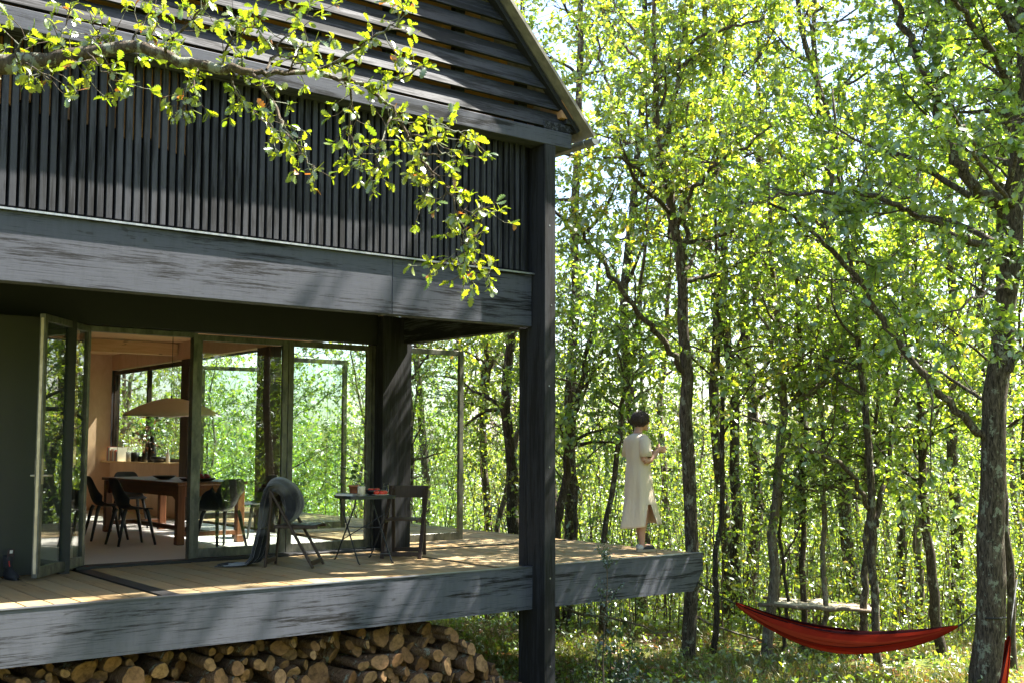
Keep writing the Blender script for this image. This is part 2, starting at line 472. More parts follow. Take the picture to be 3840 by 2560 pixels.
# gable louvres
EAVE = Vector((8.049, 8.85, 4.614)); SL = math.tan(math.radians(46.8))
APEX_X = 3.2
def roof_z(x):                                       # underside of the right slope, mirrored on the left
    if x < APEX_X: x = 2*APEX_X-x
    return 4.614+(8.049-x)*SL
b = MB()
z = 4.672; k = 0
pitch = 0.203
while z < 9.6:
    # right end where the slope meets the plank
    xe = 8.049-(z+0.15-4.614)/SL-0.10
    xl = 2*APEX_X-xe
    if xe < APEX_X+0.1: break
    lean = 0.055
    y0 = PF+0.01
    n = 6
    prev = max(xl, -1.5)
    xe2 = min(xe, 7.80)
    poly = [(y0, z), (y0+0.035, z-0.004), (y0+0.035+lean, z+0.168), (y0+lean, z+0.172)]
    # plank in two lengths with a close joint
    cut = 3.4+((k*1.37) % 2.2)
    for xa, xb in ((prev, cut-0.002), (cut+0.002, xe2)):
        if xb-xa < 0.05: continue
        slope_cut = 0.145/SL if xb == xe2 and xe < 7.8 else 0.0
        v0 = [(xa, yy, zz) for yy, zz in poly]
        v1 = [(xb+(slope_cut if zz < z+0.05 else 0), yy, zz) for yy, zz in poly]
        b.add(v0+v1, [(3,2,1,0), (4,5,6,7), (0,1,5,4), (1,2,6,5), (2,3,7,6), (3,0,4,7)])
    z += pitch; k += 1
b.build("gable_louvre", M['louvre'], house)
# raw timber and studs behind the louvres
b = MB()
for k in range(26):
    za = 4.66+k*0.19
    xe = 8.049-(za+0.19-4.614)/SL-0.18
    if xe < APEX_X+0.3: break
    xa = max(2*APEX_X-xe, -1.4)
    xx = xa
    while xx < xe:
        L = random.uniform(0.5, 1.6); xb = min(xx+L, xe)
        b.box(xx, xb-0.003, FY-0.04, FY-0.01, za, za+0.187)
        xx = xb
b.build("gable_backing", M['rawwood'], house)
b = MB()
for xx in np.arange(-1.0, 7.7, 0.82):
    zt = roof_z(xx+0.09)-0.2
    if zt > 4.7: b.box(xx, xx+0.12, FY-0.115, FY-0.042, 4.66, zt)
b.build("stud", M['black'], house)
b = MB(); b.box(7.70, 7.86, PF-0.02, PF+0.35, 4.79, 5.0, 0.004); b.build("purlin_end", M['rawwood'], house)
b = MB(); b.box(7.76, 7.868, PF-0.026, PF+0.33, 4.735, 4.785, 0.002); b.build("purlin_block", M['black'], house)
# roof sheets, verge board, gutter
b = MB()
RB = 23.2
for side in (1, -1):
    def RX(x): return x if side > 0 else 2*APEX_X-x
    e0 = Vector((RX(8.049), 0, 4.614)); e1 = Vector((APEX_X, 0, roof_z(APEX_X)))
    up = Vector((SL*side, 0, 1)).normalized()*0.035
    q = [e0, e1, e1+Vector((0, 0, 0.035*1.4)), e0+up]
    b.add([(p.x, 8.85, p.z) for p in q]+[(p.x, RB, p.z) for p in q], [(0,1,2,3), (7,6,5,4), (0,4,5,1), (1,5,6,2), (2,6,7,3), (3,7,4,0)])
b.build("roof", M['roof'], house)
b = MB()
for side in (1, -1):
    def RX(x): return x if side > 0 else 2*APEX_X-x
    p0 = Vector((RX(7.93), PF+0.02, roof_z(7.93)-0.07)); p1 = Vector((RX(APEX_X), PF+0.02, roof_z(APEX_X)-0.07))
    b.bar(p0, p1, 0.05, 0.10, (0, 1, 0))
b.build("verge_board", M['black'], house)
gut = MB()
prof = []
for k in range(13):
    a = PI+PI*k/12; prof.append((8.09+0.065*math.cos(a), 4.60+0.065*math.sin(a)))
inner = [(8.09+(px-8.09)*0.94, 4.60+(pz-4.60)*0.94+0.001) for px, pz in prof][::-1]
gut.prism(prof+inner, 'y', 8.86, RB)
gut.prism([(8.09+0.062*math.cos(PI+PI*k/12), 4.60+0.062*math.sin(PI+PI*k/12)) for k in range(13)], 'y', 8.868, 8.874)
gut.tube([(8.155, 8.86, 4.602), (8.155, RB, 4.602)], 0.009, 8)
g = gut.build("gutter", M['zinc'], house)
for yy in (9.0, 9.9, 10.8, 11.7, 12.6):
    br = MB(); br.tube([(8.09+0.07*math.cos(PI+PI*k/10), yy, 4.60+0.07*math.sin(PI+PI*k/10)) for k in range(11)]+[(8.16, yy, 4.63)], 0.006, 6); br.build("bracket", M['zinc'], g)
# upper side wall and back
b = MB(); b.box(XR+0.005, XR+0.05, FY+0.14, BACK, 3.105, 4.47); b.build("side_wall", M['black'], house)
b = MB(); b.box(-1.3, XR, BACK+0.02, BACK+0.14, -0.1, 4.6); b.build("rear_wall", M['black'], house)
# ---- room
b = MB(); b.box(-1.2, 7.3, GY+0.05, BACK, -0.02, 0.018); b.build("room_floor", M['floor'], house)
b = MB(); b.box(-1.2, XR, GY+0.12, BACK, 3.02, 3.06); b.build("ceiling", M['pine'], house)
b = MB(); b.box(-1.2, 7.3, BACK-0.03, BACK, 0.02, 3.018); b.build("plywood_wall", M['ply'], house)
b = MB(); b.box(-1.25, -1.2, GY+0.12, BACK-0.03, 0.02, 3.018); b.build("left_wall", M['ply'], house)
b = MB()
b.box(-1.19, 7.29, 14.0, 14.12, 2.80, 3.0)
b.build("ceiling_beam", M['pine'], house)
b = MB(); b.box(-1.19, 7.29, 18.65, 18.8, 2.80, 3.0, 0.004); b.build("ceiling_beam", M['pine'], house)
# right wall of the room: sill panel, header, jambs
b = MB(); b.box(7.30, 7.42, 18.45, BACK-0.03, 0.02, 0.93); b.box(7.30, 7.42, GY+0.2, BACK-0.03, 2.72, 3.018); b.build("window_wall", M['ply'], house)
b = MB(); b.box(7.12, 7.43, 18.5, BACK-0.035, 0.932, 0.965, 0.004); b.build("window_sill", M['pine'], house)
M['darkwood'] = mat_wood('dark_brown_timber', 'z', (0.028, 0.018, 0.013), (0.06, 0.04, 0.028), None, 0.55, islandvar=0.1)
for (y0, y1) in ((15.05, 15.5), (18.12, 18.45)):
    b = MB(); b.box(7.28, 7.46, y0, y1, 0.0, 2.715, 0.004); b.build("jamb", M['darkwood'], house)
wf = MB()
for yy in (18.47, 20.12, 21.93): wf.box(7.33, 7.40, yy, yy+0.08, 0.97, 2.70)
wf.box(7.33, 7.40, 18.55, 21.93, 2.63, 2.70); wf.box(7.33, 7.40, 18.55, 21.93, 0.97, 1.03)
win = wf.build("side_window", M['darkwood'], house)
b = MB(); b.box(7.360, 7.368, 18.55, 20.12, 1.03, 2.63); b.box(7.360, 7.368, 20.2, 21.93, 1.03, 2.63); b.build("window_pane", M['glass'], win)
# ---- glazing in the front
def leaf_door(p, q, z0, z1, name, fw=0.065, th=0.055, handle=False, edge=False, pane=True):
    """a glazed leaf from p to q (plan points)"""
    p = Vector((*p, 0)); q = Vector((*q, 0)); d = (q-p).normalized(); L = (q-p).length
    n = Vector((-d.y, d.x, 0))
    def C(u, z): return p+d*u+Vector((0, 0, z))
    f = MB()
    f.obox(C(fw/2, (z0+z1)/2), (0, 0, 1), d, z1-z0, fw, th, 0.003)
    f.obox(C(L-fw/2, (z0+z1)/2), (0, 0, 1), d, z1-z0, fw, th, 0.003)
    f.obox(C(L/2, z1-fw/2), d, n, L-2*fw-0.001, th, fw, 0.003)
    f.obox(C(L/2, z0+fw*0.75), d, n, L-2*fw-0.001, th, fw*1.5, 0.003)
    fr = f.build(name, M['steel'], house)
    g = MB(); g.obox(C(L/2, (z0+fw*1.5+z1-fw)/2), d, n, L-2*fw, 0.008, z1-z0-2.5*fw); g.build("pane", M['glass'], fr)
    g = MB()
    for zz in (z0+0.35, (z0+z1)/2, z1-0.35):
        g.tube([C(0.0, zz-0.05)-n*0.034, C(0.0, zz+0.05)-n*0.034], 0.009, 8)
    g.build("hinge", M['steel'], fr)
    if edge:
        g = MB(); g.obox(C(L+0.0015, (z0+z1)/2), (0, 0, 1), n, z1-z0-0.08, 0.026, 0.003)
        for zz in np.arange(z0+0.2, z1-0.1, 0.31): g.obox(C(L+0.005, zz), (0, 0, 1), n, 0.05, 0.014, 0.005)
        g.build("edge_strip", M['brass'], fr)
    if handle:
        for sg in (-1, 1):
            g = MB(); g.obox(C(L-0.033, 1.02)+n*sg*0.031, (0, 0, 1), d, 0.24, 0.035, 0.006)
            g.tube([C(L-0.033, 0.98)+n*sg*0.03, C(L-0.033, 0.98)+n*sg*0.075, C(L-0.14, 0.98)+n*sg*0.075], 0.009, 8)
            g.build("handle", M['brass'], fr)
    return fr
leaf_door((3.69, 11.90), (2.985, 11.01), 0.03, 2.50, "glass_door", handle=True, edge=True)
leaf_door((4.90, 11.99), (6.02, 11.99), 0.03, 2.50, "glass_door")
leaf_door((6.03, 11.99), (7.16, 11.99), 0.03, 2.50, "glass_door")
leaf_door((7.62, 12.16), (8.68, 12.16), 0.04, 2.53, "glass_door")
leaf_door((7.47, 14.95), (8.50, 14.95), 0.04, 2.56, "glass_door")
leaf_door((7.47, 18.05), (8.50, 17.85), 0.04, 2.60, "glass_door")
for q in ((3.64, 3.70, GY, GY+0.09, 0.0, 2.51), (4.85, 4.895, GY-0.01, GY+0.09, 0.0, 2.51), (7.165, 7.198, GY, GY+0.09, 0.0, 2.51), (3.7, 4.85, GY, GY+0.09, 2.46, 2.512)):
    b = MB(); b.box(*q); b.build("door_frame", M['steel'], house)
b = MB(); b.box(3.6, 7.2, GY-0.16, GY+0.046, -0.005, 0.026, 0.003); b.build("threshold", M['black'], house)
# flat panel left of the opening
b = MB(); b.box(-1.3, 3.35, 11.52, 11.57, 0.01, 2.518, 0.002); b.build("sliding_panel", M['panel'], house)
b = MB(); b.box(3.352, 3.45, 11.50, 11.6, 0.0, 2.518); b.build("panel_post", M['black'], house)

# ================================================================== DECK
deck = thing("timber_deck", "raised larch board terrace edged with a deep black stained beam around the glazed room", "deck", (4.0, 10.5, 0))
DL = deck.location
def dk(mb, name, mat): return mb.shift(DL).build(name, mat, deck)
b = MB()
poly = [(-2.0, -0.43), (9.93, -0.43), (10.10, -0.20), (10.10, 0.004), (-2.0, 0.004)]
b.prism(poly, 'y', FY-0.02, FY+0.06); dk(b, "edge_beam", M['beam'])
b = MB(); b.box(-2.0, 10.10, FY-0.026, FY+0.062, 0.006, 0.012); dk(b, "edge_trim", mat_plain('bluish_black_trim', (0.10, 0.105, 0.12), 0.35, 0.3))
b = MB(); b.box(10.02, 10.10, FY+0.062, 22.0, -0.40, -0.004); dk(b, "edge_beam", M['beam_y'])
b = MB()
bw = 0.213
x = -2.0+0.04
def boards(x0, x1, y0, y1):
    xx = x0
    while xx < x1-0.03:
        xb = min(xx+bw-0.013, x1)
        zj = random.uniform(-0.0015, 0.0015)
        b.box(xx, xb, y0+random.uniform(0, 0.004), y1, -0.03+zj, zj, 0.002)
        xx += bw
boards(-1.98, 3.585, FY+0.066, GY-0.17)
boards(3.74, 7.14, FY+0.066, GY-0.17)
boards(7.215, 10.095, FY+0.066, 11.53)
boards(7.64, 10.095, 11.63, 21.95)
dk(b, "decking", M['deck'])
for q in ((3.59, 3.735, FY+0.07, GY-0.17, -0.05, -0.001), (7.147, 7.208, FY+0.066, 11.6, -0.05, -0.012), (7.215, 10.0, 11.54, 11.585, -0.05, -0.008), (7.215, 10.0, 11.595, 11.622, -0.05, 0.004)):
    b = MB(); b.box(*q); dk(b, "drain_strip", M['black'])
b = MB()
for yy in np.arange(9.6, 21.8, 0.6): b.box(-1.9, 10.0, yy, yy+0.07, -0.2, -0.078)
dk(b, "joist", M['black'])
b = MB(); b.box(-1.9, 10.0, FY+0.07, 21.9, -0.075, -0.055); dk(b, "deck_gap_shade", M['slatback'])  # black sheet added so the gaps between boards look shaded
for xx, yy in ((-1.0, 9.8), (2.5, 11.8), (7.5, 12.5), (7.5, 17), (9.6, 17), (2.5, 17), (7.5, 21.5)):
    b = MB(); b.box(xx, xx+0.16, yy, yy+0.16, ground_z(xx, yy)-0.4, -0.2); dk(b, "deck_pier", M['post'])
# ================================================================== GROUND
def build_ground():
    # fine sheet near, coarse towards the horizon
    us = np.concatenate([np.linspace(-600, -60, 14), np.linspace(-50, 70, 121), np.linspace(90, 600, 14)])
    xs, ys = np.meshgrid(us, us, indexing='ij')
    zs = np.vectorize(ground_z)(xs, ys)
    w_ = 0.616*xs+0.788*ys
    zs = np.where(w_ > 75, np.maximum(zs, -11.0+0*zs), zs)
    r = np.hypot(xs, ys)
    zs = np.where(zs < -9.0, -9.0-1.5*(1-np.exp(-(-9.0-zs)/6.0)), zs)
    far = np.clip((r-170)/330, 0, 1)
    zs = zs+far*far*(3-2*far)*(22+9*np.sin(np.arctan2(ys, xs)*5.0)+5*np.sin(np.arctan2(ys, xs)*13.0))
    n = len(us)
    v = np.stack([xs.ravel(), ys.ravel(), zs.ravel()], 1)
    i = np.arange(n*n).reshape(n, n)
    q = np.stack([i[:-1,:-1].ravel(), i[1:,:-1].ravel(), i[1:,1:].ravel(), i[:-1,1:].ravel()], 1)
    m, nt, out = new_mat('forest_floor'); t = NT(nt)
    n1 = t.noise(t.coords(), 0.55, 5, 0.65); n2 = t.noise(t.coords(), 14.0, 4, 0.7)
    c = t.mix(t.ramp(n2, [(0.35, 0.0), (0.65, 1.0)]), (0.055, 0.042, 0.022), (0.16, 0.115, 0.06))
    c2 = t.mix(t.ramp(n2, [(0.35, 0.0), (0.7, 1.0)]), (0.055, 0.075, 0.016), (0.13, 0.15, 0.035))
    c = t.mix(t.ramp(n1, [(0.36, 0.0), (0.52, 1.0)]), c, c2)
    t.bsdf(out, c, 0.95, normal=t.bump(n2, 0.8, 0.04), spec=0.1)
    me = raw_mesh("ground", v, q, m, True)
    o = bpy.data.objects.new("ground", me); COL.objects.link(o); tag(o, kind='structure')
    return o
build_ground()

# ================================================================== LEAVES
def norm(a): return a/np.maximum(np.linalg.norm(a, axis=1, keepdims=True), 1e-9)
def oak_outline(k):
    if k == 'small':
        return [(0.0, 0.0), (0.32, 0.24), (0.68, 0.27), (1.0, 0.0)]
    if k == 'mid':
        return [(0.0, 0.0), (0.14, 0.07), (0.28, 0.20), (0.38, 0.12), (0.54, 0.30), (0.63, 0.18), (0.80, 0.27), (0.88, 0.13), (1.0, 0.0)]
    return [(0.0, 0.0), (0.10, 0.012), (0.17, 0.07), (0.22, 0.12), (0.29, 0.07), (0.36, 0.19), (0.42, 0.205), (0.46, 0.11), (0.54, 0.26), (0.60, 0.275),
            (0.64, 0.14), (0.72, 0.27), (0.78, 0.265), (0.81, 0.15), (0.88, 0.20), (0.93, 0.16), (0.97, 0.07), (1.0, 0.0)]
def leaf_template(kind, fold=0.22, curl=0.18):
    o = oak_outline(kind); vs = []; tri = []
    if kind == 'big':
        mids = [(x, 0.0) for x, y in o]
        n = len(o)
        for x, y in o: vs.append((x, 0.0, -curl*x*x))
        for sg in (1, -1):
            base = len(vs)
            for x, y in o: vs.append((x, sg*y, fold*y-curl*x*x))
            for i in range(n-1):
                a, b_, c, d = i, i+1, base+i+1, base+i
                if sg > 0: tri += [(a, b_, c), (a, c, d)]
                else: tri += [(a, c, b_), (a, d, c)]
        return np.array(vs), np.array(tri)
    n = len(o)
    vs = [(x, y, fold*y-curl*x*x) for x, y in o]+[(x, -y, fold*y-curl*x*x) for x, y in o[1:-1]]
    vs = np.array(vs)
    L = list(range(n)); Rr = [0]+[n+i for i in range(n-2)]+[n-1]
    if kind == 'small':
        tri = [(0, 3, 2), (0, 2, 1), (0, 4, 3), (4, 5, 3)]
        return vs, np.array(tri)
    tri = []
    # fan over notch-friendly triangles against midrib points
    mid = [len(vs)+i for i in range(3)]
    vs = np.vstack([vs, [(0.33, 0, -curl*0.11), (0.60, 0, -curl*0.36), (0.84, 0, -curl*0.7)]])
    def half(E, flip):
        T = [(0, mid[0], E[1]), (E[1], mid[0], E[2]), (E[2], mid[0], E[3]), (E[3], mid[0], mid[1]), (E[3], mid[1], E[4]), (E[4], mid[1], E[5]),
             (E[5], mid[1], mid[2]), (E[5], mid[2], E[6]), (E[6], mid[2], E[7]), (E[7], mid[2], E[8])]
        return [(a, c, b_) if flip else (a, b_, c) for a, b_, c in T]
    tri = half(L, False)+half(Rr, True)
    return vs, np.array(tri)
TPL = {k: leaf_template(k) for k in ('small', 'mid', 'big')}
for i_, (f_, c_) in enumerate(((0.1, -0.1), (0.35, 0.35), (0.6, 0.15), (0.2, 0.6))): TPL['big%d' % i_] = leaf_template('big', f_, c_)
def leaves_mesh(name, pos, axis, nrm, size, mat, kind='small'):
    if kind == 'varied':
        Vs, Fs, o_ = [], [], 0
        for i in range(4):
            m_ = np.arange(len(pos)) % 4 == i
            if not m_.any(): continue
            V_, F_ = leaves_arrays(pos[m_], axis[m_], nrm[m_], size[m_], 'big%d' % i)
            Vs.append(V_); Fs.append(F_+o_); o_ += len(V_)
        return raw_mesh(name, np.vstack(Vs), np.vstack(Fs), mat)
    V_, F_ = leaves_arrays(pos, axis, nrm, size, kind)
    return raw_mesh(name, V_, F_, mat)
def leaves_arrays(pos, axis, nrm, size, kind):
    tv, tf = TPL[kind]
    N = len(pos)
    ax = norm(axis); nz = nrm-ax*np.sum(nrm*ax, 1, keepdims=True); nz = norm(nz); ay = np.cross(nz, ax)
    V = pos[:, None, :]+size[:, None, None]*(tv[None, :, 0:1]*ax[:, None, :]+tv[None, :, 1:2]*ay[:, None, :]+tv[None, :, 2:3]*nz[:, None, :])
    Fc = tf[None]+(np.arange(N)*len(tv))[:, None, None]
    return V.reshape(-1, 3), Fc.reshape(-1, 3)
def rosettes(rng, tips, dirs, lo=6, hi=11, size=(0.07, 0.11), spread=1.0, droop=0.15, back=0.14):
    tips = np.asarray(tips); dirs = norm(np.asarray(dirs))
    cnt = rng.integers(lo, hi+1, len(tips))
    P = np.repeat(tips, cnt, 0); D = np.repeat(dirs, cnt, 0); N = len(P)
    P = P-D*(rng.random((N, 1))*back)
    A = norm(D*0.55+rng.normal(0, 0.62*spread, (N, 3))+np.array([0, 0, -droop]))
    Nn = norm(np.array([0, 0, 0.9])+rng.normal(0, 0.55, (N, 3)))
    S = size[0]*0.62+(size[1]*1.08-size[0]*0.62)*rng.random(N)**1.25
    return P, A, Nn, S

GREENS = [(0.0, (0.055, 0.110, 0.022)), (0.34, (0.105, 0.185, 0.030)), (0.58, (0.175, 0.250, 0.036)), (0.80, (0.225, 0.285, 0.036)), (0.95, (0.36, 0.26, 0.028)), (1.0, (0.34, 0.15, 0.03))]
M['leaf'] = mat_leaf('oak_foliage', GREENS, 0.64, (2.12, 2.04, 0.7))
M['leaf_near'] = mat_leaf('oak_bough_leaf', [(0.0, (0.055, 0.105, 0.012)), (0.22, (0.10, 0.17, 0.014)), (0.5, (0.17, 0.225, 0.016)), (0.9, (0.26, 0.29, 0.022)), (1.0, (0.28, 0.25, 0.03))], 0.62, (1.55, 1.42, 0.42), gloss=0.10, rough=0.3)
M['leaf_dry'] = mat_leaf('withered_leaf', [(0.0, (0.20, 0.07, 0.015)), (1.0, (0.36, 0.15, 0.03))], 0.45, (1.2, 1.0, 0.7))
M['leaf_under'] = mat_leaf('undergrowth_leaf', [(0.0, (0.050, 0.105, 0.022)), (0.35, (0.098, 0.175, 0.030)), (0.62, (0.165, 0.235, 0.036)), (0.85, (0.235, 0.26, 0.038)), (1.0, (0.33, 0.19, 0.03))], 0.62, (2.08, 1.96, 0.7))
M['leaf_ivy'] = mat_leaf('dark_ivy_leaf', [(0.0, (0.02, 0.045, 0.01)), (1.0, (0.05, 0.10, 0.02))], 0.3, gloss=0.12)
M['bark'] = mat_bark('lichened_oak_bark')
M['bark_pale'] = mat_bark('pale_slender_bark', (0.08, 0.064, 0.048), (0.30, 0.25, 0.19), 0.55, 0.25)
M['bark_dark'] = mat_bark('dark_mossy_bark', (0.024, 0.019, 0.014), (0.13, 0.105, 0.078), 0.35, 0.5)
M['twig'] = mat_plain('grey_brown_twig', (0.10, 0.075, 0.055), 0.85, var=0.3, spec=0.2)

def catmull(pts, n):
    P = [np.array(p, float) for p in pts]
    P = [2*P[0]-P[1]]+P+[2*P[-1]-P[-2]]
    out = []
    segs = len(P)-3
    for i in range(n):
        u = i/(n-1)*segs; k = min(int(u), segs-1); t = u-k
        a, b_, c, d = P[k:k+4]
        out.append(0.5*((2*b_)+(-a+c)*t+(2*a-5*b_+4*c-d)*t*t+(-a+3*b_-3*c+d)*t**3))
    return out
def wander(rng, p0, d0, L, n, w, up=0.0):
    p = np.array(p0, float); d = np.array(d0, float)/np.linalg.norm(d0); out = [p]
    for i in range(n):
        d = d+rng.normal(0, w, 3)+np.array([0, 0, up]); d = d/np.linalg.norm(d)
        p = p+d*L/n; out.append(p)
    return out
def dress_limb(rng, mb, tips, dirs, pts, r0, sub=6, twigs=5, t0=0.25, sublen=(0.6, 1.3), twlen=(0.22, 0.5), flat=0.0):
    """side branches and twigs on a limb; twig ends are collected for leaves"""
    P = [np.array(p) for p in pts]; n = len(P)
    tot = sum(np.linalg.norm(P[i+1]-P[i]) for i in range(n-1))
    for j in range(sub):
        t = t0+(1-t0)*(j+rng.random())/sub; u = t*(n-1); k = min(int(u), n-2); f = u-k
        p = P[k]*(1-f)+P[k+1]*f; tg = P[k+1]-P[k]; tg = tg/np.linalg.norm(tg)
        d = tg*0.7+rng.normal(0, 0.62, 3)*np.array([1, 1, 1-flat])+np.array([0, 0, 0.12])
        L = rng.uniform(*sublen)*(1.1-0.5*t)
        sp = wander(rng, p, d, L, 4, 0.22, 0.02)
        rr = max(0.006, min(0.022, r0*0.4*(1.05-t)))
        mb.tube(sp, [rr*(1-0.18*i) for i in range(5)], 4, False)
        for q in range(twigs):
            v = 0.2+0.8*(q+rng.random())/twigs; uu = v*4; kk = min(int(uu), 3); ff = uu-kk
            pp = sp[kk]*(1-ff)+sp[kk+1]*ff; tt = sp[kk+1]-sp[kk]; tt = tt/np.linalg.norm(tt)
            dd = tt*0.6+rng.normal(0, 0.65, 3)
            tw = wander(rng, pp, dd, rng.uniform(*twlen), 2, 0.2, 0.0)
            mb.tube(tw, [0.005, 0.004, 0.003], 3, False)
            tips.append(tw[-1]); dirs.append(tw[-1]-tw[0])
            if rng.random() < 0.5: tips.append(tw[1]); dirs.append(rng.normal(0, 1, 3))
        tips.append(sp[-1]); dirs.append(sp[-1]-sp[-2])
def tree_parts(rng, trunk, radii, limbs=(), auto=14, auto_from=0.3, auto_len=(1.2, 2.6), sub=6, twigs=5, leaf=(0.07, 0.11), kind='small', per=(5, 8), up=0.5, side=None, sides=9, nseg=22, wob=0.02, base=(0, 0, 0), leafmat='leaf', bark='bark'):
    """returns trunk mesh builder and crown mesh (coordinates relative to base)"""
    base = np.array(base, float)
    T = [np.array(p)+np.append(rng.normal(0, wob, 2), 0) for p in catmull(trunk, nseg)]
    rad = np.interp(np.linspace(0, 1, nseg), np.linspace(0, 1, len(radii)), radii)
    rad = rad*(1+rng.normal(0, 0.03, nseg))
    mb = MB(); mb.smooth = True; tips = []; dirs = []
    mb.tube(T, list(rad), sides, True)
    for pts, r0, r1, s_ in limbs:
        n = max(8, 4*len(pts)); Lp = [p+rng.normal(0, wob*0.8, 3) for p in catmull(pts, n)]
        mb.tube(Lp, list(np.linspace(r0, r1, n)), 7, True)
        dress_limb(rng, mb, tips, dirs, Lp, r0, s_, twigs, 0.3)
    for j in range(auto):
        t = auto_from+(1-auto_from)*(j+rng.random())/auto; u = t*(nseg-1); k = min(int(u), nseg-2)
        p = T[k]; a = rng.random()*2*PI
        d = np.array([math.cos(a), math.sin(a), up+rng.normal(0, 0.25)])
        if side is not None: d = d+np.array([side[0], side[1], 0])
        L = rng.uniform(*auto_len)*(1.15-0.55*t)
        r0 = min(rad[k]*0.55, 0.05)
        Lp = wander(rng, p, d, L, 6, 0.16, 0.03)
        mb.tube(Lp, list(np.linspace(r0, 0.008, 7)), 5, False)
        dress_limb(rng, mb, tips, dirs, Lp, r0, sub, twigs, 0.25)
    P, A, Nn, S = rosettes(rng, tips, dirs, per[0], per[1], leaf)
    me = leaves_mesh("crown", P-base, A, Nn, S, M[leafmat], kind)
    mb.shift(base)
    return mb, me
def place_tree(name, label, group, rng, base, trunk, radii, **kw):
    bark = kw.pop('barkmat', 'bark')
    root = thing(name, label, "tree", base, 0, group)
    mb, me = tree_parts(rng, trunk, radii, base=base, **kw)
    mb.build("trunk", M[bark], root)
    c = bpy.data.objects.new("crown", me); COL.objects.link(c); c.parent = root
    return root
def pix_tree(name, label, pts, d, limbs=(), group=None, seed=1, base_drop=True, **kw):
    """trunk drawn by points (x, y, width) of the 2352 px picture, all at about depth d"""
    rng = np.random.default_rng(seed)
    k = F_PX/3840*2352
    tr = [at(x, y, d+(0 if len(q) == 0 else q[0])) for x, y, w_, *q in pts]
    rad = [w_/2/k*d for x, y, w_, *q in pts]
    b0 = tr[0]; gz = ground_z(b0.x, b0.y)
    if base_drop:
        dirn = tr[0]-tr[1]
        foot = Vector((b0.x, b0.y, gz-0.15))
        if b0.z > gz+0.05:
            tr = [foot]+tr; rad = [rad[0]*1.6]+rad
        else:
            tr[0] = foot
    base = (tr[0].x, tr[0].y, gz)
    LB = []
    for pl, r0, r1, s_ in limbs:
        LB.append(([np.array(at(x, y, d+dd)) for x, y, dd in pl], r0/2/k*d, r1/2/k*d, s_))
    return place_tree(name, label, group, rng, base, [np.array(p) for p in tr], rad, limbs=LB, **kw)
# ================================================================== FURNITURE ON THE DECK
M['chairwood'] = mat_wood('dark_brown_chair_wood', 'z', (0.024, 0.015, 0.010), (0.060, 0.036, 0.022), None, 0.45, knots=False, along=2, across=25)
M['blackmetal'] = mat_plain('black_blue_painted_steel', (0.016, 0.020, 0.026), 0.4, var=0.2, spec=0.6)
def folding_chair(label, loc, rz):
    """local: +Y is the way the sitter faces, width along X"""
    r = thing("folding_chair", label, "chair", loc, rz, "brown wooden folding chairs on the deck")
    W = 0.43; H = 0.80
    for s in (-1, 1):
        b = MB(); b.bar((s*W/2, -0.20, H), (s*W/2, 0.27, 0.0), 0.024, 0.045, (1, 0, 0), 0.006); b.build("long_leg", M['chairwood'], r)
        b = MB(); b.bar((s*(W/2-0.032), -0.185, 0.775), (s*(W/2-0.032), -0.25, 0.0), 0.024, 0.040, (1, 0, 0), 0.006); b.tube([(s*(W/2-0.05), -0.188, 0.765), (s*(W/2+0.016), -0.188, 0.765)], 0.02, 12); b.build("short_leg", M['chairwood'], r)
    b = MB()
    for k in range(5):
        yy = -0.14+k*0.085; b.box(-W/2+0.045, W/2-0.045, yy, yy+0.074, 0.425, 0.442, 0.004)
    b.box(-W/2+0.02, -W/2+0.044, -0.16, 0.30, 0.405, 0.44, 0.004); b.box(W/2-0.044, W/2-0.02, -0.16, 0.30, 0.405, 0.44, 0.004)
    b.build("seat", M['chairwood'], r)
    b = MB()
    rows = []
    for k in range(9):
        u = -1+2*k/8; yy = -0.196-0.03*(1-u*u)
        rows.append([(u*(W/2-0.013), yy+a, zz) for a, zz in ((0.0, 0.665), (-0.014, 0.668), (-0.018, 0.805), (-0.004, 0.802))])
    b.grid(rows, True); b.add([p for p in rows[0]]+[p for p in rows[-1]], [(0,1,2,3), (7,6,5,4)])
    b.build("backrest", M['chairwood'], r)
    b = MB(); b.bar((-W/2+0.014, 0.245, 0.05), (W/2-0.014, 0.245, 0.05), 0.018, 0.05, (0, 0, 1), 0.004); b.build("front_rail", M['chairwood'], r)
    b = MB(); b.bar((-W/2+0.045, -0.247, 0.06), (W/2-0.045, -0.247, 0.06), 0.018, 0.05, (0, 0, 1), 0.004); b.build("rear_rail", M['chairwood'], r)
    return r
c1 = folding_chair("brown folding chair draped with a dark grey blanket left of the bistro table", (5.55, 10.83, 0), -2.42)
c2 = folding_chair("bare brown folding chair between the bistro table and the open glass door", (7.04, 10.98, 0), 2.40)
c1.rotation_euler.z = math.atan2(-0.30, 0.32)-PI/2
c2.rotation_euler.z = math.atan2(-0.36, -0.34)-PI/2
